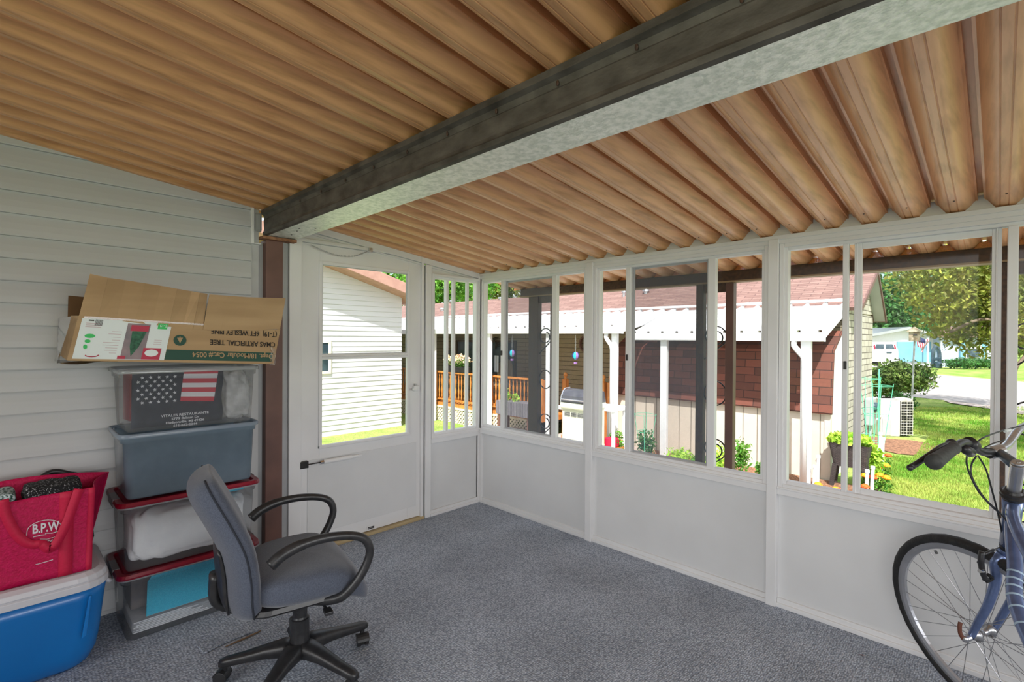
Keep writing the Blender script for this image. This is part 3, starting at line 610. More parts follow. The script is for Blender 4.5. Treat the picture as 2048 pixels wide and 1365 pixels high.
# printing
fx = .4235
def fr(u, v): p = fp(u, v); return Vector((fx, p.y, p.z))
def fu(px): return (on(px, 690, 0, .42).y-fp(0, .4).y)/(fp(1, .4).y-fp(0, .4).y)
def pq(g, u0_, u1_, v0_, v1_, off=0): a, b, c, d = fr(u0_, v0_), fr(u1_, v0_), fr(u1_, v1_), fr(u0_, v1_); o_ = Vector((off, 0, 0)); return g.quad(a+o_, b+o_, c+o_, d+o_)
lb = pq(G(), fu(152), fu(334), .04, .955).build('label', M['label'], bx)
pq(G(), fu(334.5), .985, .055, .31).build('green_band', M['printgreen'], bx)
ud = (fr(.4, .5)-fr(.9, .5)).normalized()
def btxt(s, u, v, sz, mat, al='LEFT', off=.0006, sx=1.0, b=0): return text(s, 'lettering', sz, mat, fr(u, v)+Vector((off, 0, 0)), ud, (0, 0, -1), bx, align=al, sx=sx, bold=b)
btxt('(T-19)  6FT WESLEY PINE', .985, .885, .036, M['printblack'], sx=.80, b=.0006)
btxt('CMAS ARTIFICIAL TREE', .985, .60, .036, M['printblack'], sx=.83, b=.0006)
btxt('Dept. 18/Modular Cat.# 0054', .985, .268, .036, M['card'], sx=.86, b=.0006)
c = fr(fu(357), .55); g = G(); g.add([(fx+.0006, c.y+.026*math.cos(a*PI/12), c.z+.026*math.sin(a*PI/12)) for a in range(24)], [tuple(range(24))]); g.build('round_mark', M['printgreen'], bx)
g = G().add([(fx+.001, c.y-.012, c.z+.012), (fx+.001, c.y+.012, c.z+.012), (fx+.001, c.y, c.z-.014)], [(0, 2, 1)]).box(fx, fx+.001, c.y-.002, c.y+.002, c.z+.012, c.z+.018); g.build('tree_symbol', M['card'], bx)
pq(G(), fu(246), fu(292), .05, .90, .0008).build('printed_photo', M['photo'], bx)
O3 = Vector((.0014, 0, 0)); g = G(); g.add([fr(fu(258), .72)+O3, fr(fu(287), .72)+O3, fr(fu(278), .35)+O3, fr(fu(266), .12)+O3, fr(fu(260), .35)+O3], [(0, 4, 3, 2, 1)]); g.build('printed_tree', M['treegreen'], bx)
pq(G(), fu(254), fu(290), .72, .86, .0016).build('red_banner', M['labelred'], bx)
pq(G(), fu(240), fu(256), .05, .13, .0016).build('red_tag', M['labelred'], bx); pq(G(), fu(288), fu(324), .05, .33, .0012).build('red_box', M['labelred'], bx)
g = G(); c = fr(fu(306), .20); g.add([(fx+.0018, c.y+.026*math.cos(a*PI/8), c.z+.016*math.sin(a*PI/8)+.002) for a in range(16)], [tuple(range(16))]); g.build('white_oval', M['label'], bx)
pq(G(), fu(307), fu(326), .80, .94, .0012).build('green_tag', M['green'], bx); btxt('T-19', fu(324.5), .915, .018, M['label'], off=.0018, sx=.8)
for v_ in (.84,.80,.76): pq(G(), fu(162), fu(194), v_, v_+.012, .001).build('fine_print', M['fineprint'], bx)
for k, (u_, w_, v_) in enumerate([(212,26,.62),(222,16,.55),(222,16,.48),(205,32,.42),(205,32,.36),(212,24,.30),(212,24,.24),(222,14,.18),(218,20,.68),(306,15,.52),(306,15,.47),(306,15,.42)]): pq(G(), fu(u_), fu(u_+w_), v_, v_+.010, .001).build('fine_print', M['fineprint'], bx)
for k in range(9): pq(G(), fu(180)+.0035*k, fu(180)+.0017+.0035*k, .80, .94, .001).build('barcode', M['printblack'], bx)
pq(G(), fu(166), fu(177), .90, .93, .001).build('printed_mark', M['printblack'], bx)
for (u_, v_, a, b) in ((176,.56,.018,.009),(174,.44,.010,.008),(172,.31,.007,.010)):
    c = fr(fu(u_), v_); g = G().add([(fx+.0012, c.y+a*math.cos(q*PI/6), c.z+b*math.sin(q*PI/6)) for q in range(12)], [tuple(range(12))]); g.build('green_symbol', M['green'], bx)
c = fr(fu(190), .10); g = G().tube([(fx+.001, c.y+.022*math.cos(PI+q*PI/8), c.z+.008*math.sin(PI+q*PI/8)+.006) for q in range(9)], .0022, n=5); g.build('red_arc', M['labelred'], bx)
g = G(); L0, L1 = fp(-.012, -.03), fp(0, 1.02)
for q in range(1):
    g.surf(lambda u, v: (.06+.375*u+.01*math.sin(7*v), L0.y-.012+.02*v+.012*math.sin(5*u+3*v), L0.z-.008+(L1.z-L0.z)*v), 8, 8)
    g.surf(lambda u, v: (.06+.37*u, L0.y-.012+.19*v, L0.z-.010+.004*math.sin(9*u+7*v)+.004*v), 8, 8)
g.build('plastic_wrap', sheet_mat('loose_clear_wrap', (.86,.86,.88), gloss=2.0, haze=.25, haze_col=(.6,.6,.62), rough=.12, noise=.2, nscale=25), bx, smooth=True)
def tapep(u0_, u1_, v0_, v1_): return pq(G(), u0_, u1_, v0_, v1_, .003)
tapep(.02, .98, .955, 1.0).build('tape', M['tape'], bx); 
g = G(); g.surf(lambda u, v: (.428+.006*math.sin(11*v+u*4), fr(.975, 0).y+.028*u+.003*math.sin(13*v), fr(1, 0).z-.004+.10*v*(1-.2*u)), 5, 9); g.build('torn_tape', M['tape'], bx, smooth=True)
# ---- cooler
ck = thing('cooler', 'blue plastic cooler with white lid standing left of the totes', 'cooler', (.27, -2.92, 0))
cx0, cx1, cy0, cy1 = .03, .50, -3.34, -2.555
g = G(); rshell(g, [(.0, cx0+.05, cx1-.075, cy0+.06, cy1-.075, .07), (.02, cx0+.035, cx1-.050, cy0+.045, cy1-.055, .08), (.07, cx0+.028, cx1-.028, cy0+.03, cy1-.034, .09), (.13, cx0+.022, cx1-.020, cy0+.024, cy1-.024, .09), (.30, cx0+.006, cx1-.004, cy0+.008, cy1-.006, .10), (.345, cx0, cx1, cy0, cy1, .10)], capt=True)
g.build('body', M['coolblue'], ck, smooth=True)
g = G(); e = .006
rshell(g, [(.345, cx0-e, cx1+e, cy0-e, cy1+e, .105), (.372, cx0-e, cx1+e, cy0-e, cy1+e, .105), (.376, cx0+.002, cx1-.002, cy0+.002, cy1-.002, .10), (.380, cx0-.002, cx1+.003, cy0-.002, cy1+.002, .104), (.398, cx0+.004, cx1-.004, cy0+.004, cy1-.004, .10), (.410, cx0+.024, cx1-.024, cy0+.024, cy1-.024, .085), (.413, cx0+.06, cx1-.06, cy0+.06, cy1-.06, .06)], capt=True)
g.build('lid', M['coolwhite'], ck, smooth=False, bevel=.002)
g = G(); P = on(170, 1240, 0, .50)
g.prism([(P.y+.012, .32), (P.y+.022, .32), (P.y+.006, .16), (P.y-.012, .15)], 'x', .500, .5115); g.build('side_ridge', M['coolblue'], ck, bevel=.004)
g = G().tube(spline([(.12, cy1+.002, .30), (.12, cy1+.022, .285), (.30, cy1+.022, .285), (.30, cy1+.002, .30)], 5), .009, n=8); g.build('handle', M['coolwhite'], ck, smooth=True)
# black handle of something standing behind the bag
h1 = on(75, 955, 0, .12); h2 = on(155, 950, 0, .12)
tg = thing('black_duffel', 'black carrying handle rising behind the pink tote bag', 'luggage', (.10, (h1.y+h2.y)/2, .42))
g = G().tube(spline([(.12, h1.y-.02, h1.z-.09), (.12, h1.y, h1.z-.02), (.12, h1.y+.05, h1.z+.015), (.12, h2.y-.03, h2.z+.010), (.12, h2.y, h2.z-.01), (.12, h2.y, h2.z-.08)], 6), .012, n=10, flat=1); g.build('handle', M['black'], tg, smooth=True)
g = G(); rshell(g, [(.415, .045, .16, h1.y-.08, h2.y+.05, .03), (.45, .04, .165, h1.y-.09, h2.y+.06, .04), (.70, .045, .16, h1.y-.07, h2.y+.04, .04), (h1.z-.06, .07, .15, h1.y-.04, h2.y+.02, .03)], capt=True); g.build('body', M['black'], tg, smooth=True)
# ---- pink tote bag
bg_ = thing('tote_bag', 'crimson insulated tote bag with white logo standing on the cooler', 'bag', (.35, -2.82, .414))
bz = .4145
y_r0, y_r1 = -2.645, -2.575
g = G()
tilt = .03
def bag(u, v):   # u around: perimeter; v up
    xw = (.10+.022*v); yl, yr = -3.05-.01*v, -2.612+.008*v
    return yl, yr, xw
cxb = .355
def bagpt(s, side, v):
    """s 0..1 along y, side +1 front (towards +x) -1 back"""
    yl, yr, xw = bag(0, v); y = yl+(yr-yl)*s; y += (.075*v*s if side < 0 else 0); x = cxb+side*xw+.006*math.sin(9*s+5*v)*side; z = bz+.338*v+(.012*s if side > 0 else .030*math.sin(PI*s)*v+.012)*v
    return (x, y, z)
g.surf(lambda u, v: bagpt(u, 1, v), 24, 16); g.surf(lambda u, v: bagpt(u, -1, v), 24, 16)
def gus(u, v, s):
    a = Vector(bagpt(s, 1, v)); b = Vector(bagpt(s, -1, v)); p = a.lerp(b, u); p.y += (-1 if s > .5 else 1)*(.035*math.sin(PI*u))*v*(1-.3*v); return tuple(p)
g.surf(lambda u, v: gus(u, v, 1), 9, 16); g.surf(lambda u, v: gus(u, v, 0), 9, 16)
g.quad(bagpt(0, 1, 0), bagpt(1, 1, 0), bagpt(1, -1, 0), bagpt(0, -1, 0))
g.build('body', M['pink'], bg_, smooth=True, solid=.003, weld=True)
def fb(s, v, off=.004): p = bagpt(s, 1, v); return (p[0]+off, p[1], p[2])
g = G()
for s0, s1 in ((.10,.19),(.76,.86),(.955,1.0)): G().surf(lambda u, v: fb(s0+(s1-s0)*u, .0+1.0*v), 3, 14).build('side_strap', M['pinkplain'], bg_, smooth=True, solid=.002)
def onb(px, py, off=.007): p = on(px, py, 0, cxb+.13); p = on(px, py, 0, cxb+.103+.022*max(0, min(1, (p.z-bz)/.36))+off); return p
strap = spline([onb(x, y, o_) for x, y, o_ in [(158,978,.008),(147,1010,.012),(133,1048,.018),(117,1080,.022),(105,1096,.024),(96,1098,.024),(84,1089,.022),(66,1090,.018),(46,1082,.016),(28,1062,.014),(12,1030,.010),(6,1000,.008)]], 5)
g = G(); n_ = len(strap); vs = []
for i, p in enumerate(strap):
    t_ = (strap[min(i+1, n_-1)]-strap[max(i-1, 0)]).normalized(); w_ = t_.cross(Vector((1, 0, 0))).normalized()*.016; vs += [tuple(p-w_), tuple(p+w_)]
g.add(vs, [(2*i, 2*i+1, 2*i+3, 2*i+2) for i in range(n_-1)]); g.build('handle', M['pinkplain'], bg_, smooth=True, solid=.003)
# logo
def lp(a, b): return fb(a, b, .0065)
arc = [onb(x, y) for x, y in [(53,1072),(56,1058),(68,1048),(85,1042),(102,1041),(115,1044),(124,1052)]]; G().tube(spline(arc, 4), .0012, n=5).build('logo_oval', M['flagwhite'], bg_)
arc = [onb(x, y) for x, y in [(66,1075),(82,1071),(93,1070),(90,1067),(104,1067),(117,1063)]]; G().tube(arc, .0016, n=5).build('logo_stroke', M['flagwhite'], bg_)
arc = [onb(x, y) for x, y in [(80,1079),(95,1079),(108,1075),(118,1069)]]; G().tube(arc, .001, n=5).build('logo_stroke', M['flagwhite'], bg_)
arc = [onb(x, y) for x, y in [(71,1130),(90,1125),(106,1120)]]; G().tube(arc, .0013, n=5).build('logo_stroke', M['flagwhite'], bg_)
arc = [onb(x, y) for x, y in [(46,1093),(52,1093),(58,1092)]]; G().tube(arc, .0018, n=5).build('logo_stroke', M['flagwhite'], bg_)

p0 = onb(64, 1070, .009); p1 = onb(114, 1062, .009); dd = (p1-p0).normalized()
text('B.P.W', 'lettering', .050, M['flagwhite'], p0+Vector((.002,0,.004)), dd, Vector((0,0,1)), bg_, sx=.62*1.0, bold=.0012)
p0 = onb(86, 1086, .009); text('of Public', 'lettering', .012, M['flagwhite'], p0+Vector((.002,0,0)), dd, Vector((0,0,1)), bg_, bold=.0003)
tag(heap('bedding', pm('patterned_fabric', srgb(40,80,70), srgb(205,220,225), rough=.9, scale=110, lo=.42, hi=.56), .29, .46, -3.02, -2.84, .62, .785, 21, amp=.006), 'white and teal speckled fabric sticking out of the pink tote bag', 'fabric')
tag(heap('bedding', pm('speckled_black_fabric', srgb(14,14,18), srgb(190,190,195), rough=.9, scale=160, lo=.58, hi=.68), .28, .46, -2.82, -2.64, .62, .788, 22, amp=.006), 'black speckled fabric sticking out of the pink tote bag', 'fabric')
# ================================================================== office chair
oc = thing('office_chair', 'blue grey upholstered swivel office chair with black loop arms on castors', 'chair', (1.13, -2.01, 0), math.radians(-11.53))
LL = dict(local=True)
HZ = .115
for k in range(5):
    a = math.radians(19+11.5+72*k); dx_, dy_ = math.cos(a), math.sin(a); R_ = .285
    g = G(); n = 8
    for i in range(n+1): pass
    prof_ = [(.02, .045, .035, HZ-.005), (.06, .040, .032, HZ+.002), (.13, .030, .024, HZ-.006), (.22, .024, .019, HZ-.022), (R_, .021, .017, HZ-.032), (R_+.022, .014, .013, HZ-.036)]
    vs = []; m8 = 8
    for (r_, w_, h_, z_) in prof_:
        for j in range(m8):
            b_ = 2*PI*(j+.5)/m8; lx = w_*math.copysign(abs(math.cos(b_))**.6, math.cos(b_)); lz = h_*math.copysign(abs(math.sin(b_))**.6, math.sin(b_)); vs.append((dx_*r_-dy_*lx, dy_*r_+dx_*lx, z_+lz))
    fs = [(i*m8+j, i*m8+(j+1) % m8, (i+1)*m8+(j+1) % m8, (i+1)*m8+j) for i in range(len(prof_)-1) for j in range(m8)]+[tuple(range(m8))[::-1], tuple((len(prof_)-1)*m8+j for j in range(m8))]
    g.add(vs, fs); g.build('base_leg', M['black'], oc, smooth=True, local=True)
    cx_, cy_ = dx_*R_, dy_*R_; a2 = a+1.9+k*.9; ax_ = Vector((math.cos(a2), math.sin(a2), 0)); off = Vector((-ax_.y, ax_.x, 0))*.012
    g = G(); cc = Vector((cx_, cy_, .027))+off; g.cyl(Vector((cx_, cy_, .085)), Vector((cx_, cy_, .04)), .009, n=8); g.cyl(cc-ax_*.006, cc+ax_*.006, .022, n=14)
    g.surf(lambda u, v: tuple(cc+ax_*(-.026+.052*v)+Vector((0, 0, 1))*(.0285*math.sin(PI*u*.95+.1))+Vector((-ax_.y, ax_.x, 0))*(.0285*math.cos(PI*u*.95+.1))), 9, 2)
    cs = g.build('caster', M['black'], oc, smooth=False, local=True)
    for s in (-1, 1):
        g = G(); g.cyl(cc+ax_*s*.008, cc+ax_*s*.025, .0265, n=18); g.build('wheel', M['black'], cs, local=True, bevel=.003)
g = G(); g.lathe([(.052, HZ-.03), (.054, HZ+.015), (.040, HZ+.024), (.036, .18), (.036, .235), (.031, .238), (.028, .245), (.028, .34)], n=24); g.build('gas_column', M['black'], oc, local=True)
g = G().box(-.10, .10, -.11, .12, .335, .372); g.box(-.04, .04, -.26, -.08, .342, .366); g.build('mechanism', M['black'], oc, local=True, bevel=.008)
g = G().tube([(.08, .05, .345), (.20, .06, .340)], .006).box(.19, .235, .045, .075, .334, .347); g.build('lever', M['black'], oc, local=True, bevel=.003)
# seat
def seat(u, v):
    a = -PI/2+PI*u; b = 2*PI*v
    def sg(q, e): return math.copysign(abs(q)**e, q)
    x = sg(math.cos(a), .5)*sg(math.cos(b), .62); y = sg(math.cos(a), .5)*sg(math.sin(b), .62); z = sg(math.sin(a), .75)
    X = .245*x*(1-.05*(y < 0)*abs(y)); Y = .235*y+.015
    top = .458+.012*math.cos(PI*x*.5); Z = .441+.068*z
    if y > .2: Z -= .120*((y-.2)/.8)**2.0
    Z += .022*abs(x)**3 if z > 0 else 0
    if z < 0: Z += .02*(abs(x)**4+abs(y)**4)*.5*(1 if y < .3 else 0)
    return (X, Y, Z)
g = G().surf(seat, 26, 48, cv=True); g.build('seat', M['fabric'], oc, smooth=True, local=True)
g = G(); rshell(g, [(.372, -.20, .20, -.20, .17, .06), (.385, -.215, .215, -.21, .19, .07), (.400, -.21, .21, -.205, .185, .07)], capt=True); g.build('seat_pan', M['black'], oc, local=True, smooth=False)
# backrest: thick S curve, extruded across with rounded sides
cen = [(-.198, .345), (-.212, .43), (-.218, .53), (-.237, .63), (-.280, .73), (-.325, .82), (-.356, .885)]
cs_ = spline([(0, y, z) for y, z in cen], 6); NB = len(cs_)
def back(u, v):
    u = .5-.5*math.cos(PI*u)
    i = u*(NB-1); k = min(int(i), NB-2); p = cs_[k].lerp(cs_[k+1], i-k); t_ = (cs_[k+1]-cs_[k]).normalized(); nrm_ = Vector((0, t_.z, -t_.y))
    b = 2*PI*v; ex = max(0, 1-abs(2*u-1)**7)**.5
    hw = .222*(.84+.16*math.sin(PI*min(1, u*1.05+.12)))*ex**.45; th = .054*ex**.5
    def sg(q, e): return math.copysign(abs(q)**e, q)
    lx = sg(math.cos(b), .55); ly = sg(math.sin(b), .8)
    curve = -.030*(1-lx*lx)*max(0, ex)   # concave towards the sitter
    return tuple(Vector((hw*lx, 0, 0))+p+nrm_*(th*ly+curve*.9+.012)+t_*0)
g = G().surf(back, 40, 40, cv=True); g.build('backrest', M['fabric'], oc, smooth=True, local=True)
# piping seam running round the edge of the back
sm = []
for s in (1, -1):
    rr_ = [i/30 for i in range(1, 30)];
    for u_ in (rr_ if s == 1 else rr_[::-1]): sm.append(Vector(back(u_, 0.0 if s == 1 else .5))+Vector((.0018*s, 0, 0)))
M['piping'] = pm('dark_piping', srgb(40,44,54), rough=.9)
for part_ in (sm[1:28], sm[30:57]): G().tube(part_, .0035, n=6).build('piping', M['piping'], oc, smooth=True, local=True)
g = G(); 
def bshell(u, v):
    i = (.10+.42*u)*(NB-1); k = min(int(i), NB-2); p = cs_[k].lerp(cs_[k+1], i-k); t_ = (cs_[k+1]-cs_[k]).normalized(); nrm_ = Vector((0, t_.z, -t_.y)); lx = -1+2*v
    return tuple(p+Vector((.125*lx, 0, 0))+nrm_*(-.062-.022*(1-lx*lx)*math.sin(PI*u)**.4))
g.surf(bshell, 12, 10); g.surf(lambda u, v: tuple(Vector(bshell(u, v))+Vector((0, .03, 0))), 12, 10); g.build('back_shell', M['black'], oc, smooth=True, local=True, solid=.008)
g = G().tube(spline([(0, -.10, .352), (0, -.22, .352), (0, -.30, .39), (0, -.305, .50)], 5), .02, n=8, flat=1.6, ref=(1,0,0)); g.build('back_bracket', M['black'], oc, smooth=True, local=True)
for s in (1, -1):
    pr = [(.06,-.03,.372),(.16,.02,.374),(.235,.09,.392),(.262,.135,.432),(.272,.180,.495),(.275,.202,.560),(.275,.184,.612),(.275,.130,.640),(.275,.04,.652),(.275,-.05,.645),(.275,-.115,.622),(.275,-.152,.594)]
    pts = spline([(x*s, y, z) for x, y, z in pr], 5); n_ = len(pts); rad = [.017 if i < n_*.35 else .0165 for i in range(n_)]
    for q in range(n_):
        f_ = q/(n_-1); rad[q] = .020-.004*math.sin(PI*f_)+(.002 if f_ > .8 else 0)
    g = G().tube(pts, rad, n=12, flat=1.0, ref=(s, 0, 0)); g.build('armrest', M['black'], oc, smooth=True, local=True)
# carpet scrap + litter
P1, P2, P3, P4 = on(392,1292,2,.004), on(515,1262,2,.004), on(522,1268,2,.004), on(408,1308,2,.004)
sc = thing('carpet_strip', 'torn strip of carpet edge lying beside the office chair', 'carpet scrap', tuple(P1))
g = G()
n_ = 16; rnd = random.Random(4)
for i in range(n_):
    a = P1.lerp(P2, i/n_); b = P1.lerp(P2, (i+1)/n_); c = P4.lerp(P3, (i+1)/n_); d = P4.lerp(P3, i/n_); w_ = max(.12, 1-i/n_*.95)
    g.quad(tuple(a+Vector((0,0,.003))), tuple(b+Vector((0,0,.003))), tuple(a.lerp(d, w_)*0+b.lerp(c, w_)+Vector((0,0,.002))), tuple(a.lerp(d, w_)+Vector((0,0,.002))))
g.build('pile', M['carpet'], sc, solid=.006)
g = G().tube([on(x, y, 2, .006) for x, y in [(450,1295),(470,1286),(495,1275),(515,1266),(522,1262)]], [.002,.004,.0045,.004,.002], n=6); g.build('frayed_backing', pm('tan_backing', srgb(130,105,80), rough=.9), sc)
P = on(1723, 1311, 2, .003); g = G().add([(P.x-.012, P.y-.004, .003), (P.x, P.y-.006, .006), (P.x+.014, P.y+.002, .004), (P.x, P.y+.005, .003)], [(0,1,2,3)]); tag(g.build('fallen_leaf', pm('dry_leaf', srgb(170,105,50), rough=.8)), 'tiny dry orange leaf on the carpet left of the bicycle wheel', 'leaf')
P = on(1640, 1274, 2, .004); tag(G().ball((P.x, P.y, .004), .004, .003, .003, n=6).build('lint', M['flagwhite']), 'tiny white scrap on the carpet in front of the kick panel', 'scrap')
# ================================================================== bicycle
M['frameblue'] = pm('metallic_blue_paint', srgb(92,110,152), srgb(106,124,168), rough=.25, metal=.4, scale=40, coat=.5)
M['rimalu'] = pm('brushed_rim', (.42,.43,.46), (.50,.51,.55), rough=.35, metal=.7)
M['spoke'] = pm('spoke_steel', (.32,.32,.34), (.4,.4,.42), rough=.3, metal=.9)
M['grip'] = pm('dark_grey_grip', (.035,.037,.037), (.055,.058,.055), rough=.7, scale=60, bump=.2)
M['decal'] = pm('silver_decal', srgb(170,195,215), rough=.4)
bk = thing('bicycle', 'blue hybrid bicycle with swept handlebar leaning by the window wall', 'bicycle', (3.25, -.9, 0))
HB = Vector((3.158, -.386, .345)); AX = Vector((.576, .793, .199)).normalized(); WH = Vector((-.809, .588, 0)).normalized(); UP = AX.cross(WH); UP = UP if UP.z > 0 else -UP
def wp(c, ax, wh, up, r, t, o_=0): return c+wh*(r*math.cos(t))+up*(r*math.sin(t))+ax*o_
def wheel(c, ax, wh, up, label):
    N = 72; g = G()
    prof_ = [(.3445, 0), (.342, .009), (.334, .0165), (.325, .0185), (.316, .015), (.3125, .010), (.3125, -.010), (.316, -.015), (.325, -.0185), (.334, -.0165), (.342, -.009)]
    k = len(prof_); vs = []
    for i in range(N):
        for r_, o_ in prof_: vs.append(wp(c, ax, wh, up, r_+(.0015 if (i % 2 and abs(o_) in (.009, .0165)) else 0), 2*PI*i/N, o_))
    g.add(vs, [(i*k+j, i*k+(j+1) % k, ((i+1) % N)*k+(j+1) % k, ((i+1) % N)*k+j) for i in range(N) for j in range(k)]); g.build('tire', M['rubber'], bk, smooth=True)
    g = G(); prof_ = [(.3135, .0115), (.300, .0118), (.2905, .006), (.2905, -.006), (.300, -.0118), (.3135, -.0115)]; k = len(prof_); vs = []
    for i in range(N):
        for r_, o_ in prof_: vs.append(wp(c, ax, wh, up, r_, 2*PI*i/N, o_))
    g.add(vs, [(i*k+j, i*k+(j+1) % k, ((i+1) % N)*k+(j+1) % k, ((i+1) % N)*k+j) for i in range(N) for j in range(k)]); g.build('rim', M['rimalu'], bk, smooth=False)
    for i in range(32):
        sd = .030 if i % 2 else -.030; a0 = 2*PI*i/32; a1 = a0+(1 if (i//2) % 2 else -1)*1.25
        G().cyl(wp(c, ax, wh, up, .021, a1, sd), wp(c, ax, wh, up, .291, a0, 0), .0011, n=5).build('spoke', M['spoke'], bk)
        if i < 16: pass
    g = G(); pr_ = [(.006,-.070),(.0085,-.066),(.0085,-.052),(.012,-.050),(.013,-.040),(.024,-.034),(.024,-.026),(.013,-.022),(.0125,0),(.013,.022),(.024,.026),(.024,.034),(.013,.040),(.012,.050),(.0085,.052),(.0085,.066),(.006,.070)]
    n = 18; vs = []
    for r_, o_ in pr_:
        for j in range(n): vs.append(wp(c, ax, wh, up, r_, 2*PI*j/n, o_))
    g.add(vs, [(i*n+j, i*n+(j+1) % n, (i+1)*n+(j+1) % n, (i+1)*n+j) for i in range(len(pr_)-1) for j in range(n)]+[tuple(range(n))[::-1], tuple((len(pr_)-1)*n+j for j in range(n))]); g.build('hub', M['alu'], bk, smooth=True)
wheel(HB, AX, WH, UP, '')
CR = dep(2018, 1106, 1.70)      # fork crown
ST = dep(2027, 990, 1.625)      # top of head tube
SX = (ST-CR).normalized()
for s in (-1, 1):
    o_ = AX*(.052*s)
    pts = spline([CR+AX*.030*s-SX*.002, CR+o_*1.05-SX*.03, CR+o_*1.05-SX*.10-WH*.004, HB.lerp(CR, .45)+o_*1.05-WH*.02, HB.lerp(CR, .18)+o_*1.05-WH*.008, HB+o_], 6)
    n_ = len(pts); g = G().tube(pts, [.0185-.0075*(i/(n_-1)) for i in range(n_)], n=12); g.build('fork_leg', M['frameblue'], bk, smooth=True)
g = G().ball(CR, .034, .030, .026, n=10); g.build('fork_crown', M['frameblue'], bk, smooth=True)
# quick release
P = HB-AX*.078; g = G().cyl(P, HB-AX*.060, .012, n=14).ball(P, .013, .013, .013, n=8); g.build('axle_nut', M['alu'], bk, smooth=False)
g = G().tube(spline([P-AX*.006, P-AX*.012+UP*.02-WH*-.004, P-AX*.010+UP*.046+WH*.004, P-AX*.004+UP*.060+WH*.004], 4), .0055, n=8, flat=1.3); g.build('quick_release_lever', pm('rusty_brown_lever', srgb(105,62,46), rough=.6), bk, smooth=True)
# head tube, headset, stem
def cone(n_, m_, a, b, r0_, r1_, n=20, bev=0): return G().cyl(a, b, r0_, r1_, n=n).build(n_, m_, bk, smooth=False, bevel=bev)
HT0 = CR+SX*.035; 
g = G().tube([HT0, HT0.lerp(ST, .5), ST-SX*.012], [.026, .024, .027], n=22); g.build('head_tube', M['frameblue'], bk, smooth=True)
cone('headset_cup', M['black'], CR+SX*.012, HT0, .024, .027, bev=.002)
g = G()
for q, (r_, w_) in enumerate([(.029,.010),(.034,.006),(.030,.008),(.033,.006),(.026,.006)]): pass
z_ = -.012; g.tube([ST+SX*q for q in (-.014, -.008, -.004, .000, .004, .006, .012, .014, .020)], [.029, .031, .034, .034, .029, .033, .033, .027, .022], n=22); g.build('headset', M['black'], bk, smooth=False)
SQ = dep(2036, 928, 1.565)
cone('quill', M['alu'], ST+SX*.012, SQ, .0175, .0185, bev=.002)
BC = dep(1992, 903, 1.66)
g = G().tube([SQ-SX*.012+(SQ-BC).normalized()*0, SQ.lerp(BC, .5)-SX*.004, BC], [.017, .016, .0155], n=16); g.build('stem', pm('blue_grey_stem', (.13,.16,.2), (.2,.23,.27), rough=.35, metal=.7), bk, smooth=True)
g = G().cyl(SQ+SX*.001, SQ+SX*.006, .0175, .016, n=20).cyl(SQ+SX*.006, SQ+SX*.008, .006, n=6); g.build('stem_cap', M['alu'], bk, bevel=.001)
BD = AX*1.0; cone('bar_clamp', M['alu'], BC-AX*.022, BC+AX*.022, .021, .021, bev=.004)
cone('clamp_ring', M['black'], BC-AX*.032, BC-AX*.024, .0175, .0175)
L_ = [dep(*q) for q in [(1992,903,1.66),(1968,906,1.63),(1950,897,1.60),(1937,887,1.57),(1924,886,1.54),(1911,893,1.51)]]
bar = spline(L_+[dep(1890,909,1.45), dep(1868,925,1.375)], 6); g = G().tube(bar, .0115, n=12); g.build('handlebar', M['black'], bk, smooth=True)['label'] = 'black painted left arm of the handlebar'
R_ = [dep(*q) for q in [(1992,903,1.66),(2012,893,1.69),(2025,877,1.72),(2036,862,1.75),(2052,852,1.79)]]; e_ = R_[-1]
R_ += [e_+Vector((.045,.045,.008)), e_+Vector((.10,.06,.0)), e_+Vector((.16,.03,-.02)), e_+Vector((.23,-.05,-.035))]
g = G().tube(spline(R_, 6), .0125, n=14); g.build('handlebar', M['alu'], bk, smooth=True)['label'] = 'bare silver right arm of the handlebar'
ga, gb = dep(1908,896,1.50), dep(1866,926,1.37)
g = G().tube([ga.lerp(gb, t) for t in (0, .03, .06, .1, .5, .88, .92, .97, 1)], [.0165, .019, .019, .0175, .0185, .0205, .0215, .0215, .018], n=20); g.build('grip', M['grip'], bk, smooth=True)
ea, eb = R_[-2], R_[-1]; g = G().tube([ea, ea.lerp(eb, .5), eb+(eb-ea)*.3], [.017, .018, .021], n=16); g.build('grip', M['grip'], bk, smooth=True)
g = G().tube(spline([dep(1905,887,1.52), dep(1885,893,1.48), dep(1862,908,1.44), dep(1838,925,1.42), dep(1822,935,1.41)], 4), [.006]*4+[.0065]*12+[.007], n=8, flat=1.4); g.build('brake_lever', M['black'], bk, smooth=True)
g = G().ball(dep(1820,936,1.408), .0085, n=8); g.ball(dep(1903,886,1.52), .015, .017, .012, n=8); g.build('brake_mount', M['black'], bk, smooth=True)
g = G().tube([dep(1938,886,1.575), dep(1947,893,1.59)], .020, n=14).tube([dep(1928,898,1.53), dep(1940,905,1.56)], [.013, .016], n=10); g.build('shifter', M['black'], bk, smooth=True)
cb_ = lambda L, r=.0026: G().tube(spline([dep(*q) for q in L], 8), r, n=7).build('cable', M['black'], bk, smooth=True)
cb_([(1936,905,1.55),(1933,925,1.55),(1940,950,1.57),(1958,985,1.60),(1985,1015,1.63),(2008,1035,1.64),(2030,1070,1.66)])
cb_([(1953,912,1.59),(1943,930,1.60),(1944,955,1.60),(1966,993,1.62),(2000,1027,1.64),(2012,1040,1.65)])
cb_([(1956,912,1.59),(1972,940,1.61),(1985,985,1.63),(1994,1020,1.66),(2004,1065,1.68)])
cb_([(1946,892,1.58),(1965,877,1.60),(1995,865,1.66),(2020,858,1.7),(2060,848,1.74)])
cb_([(1965,898,1.62),(1985,888,1.63),(2010,880,1.64)], .002)
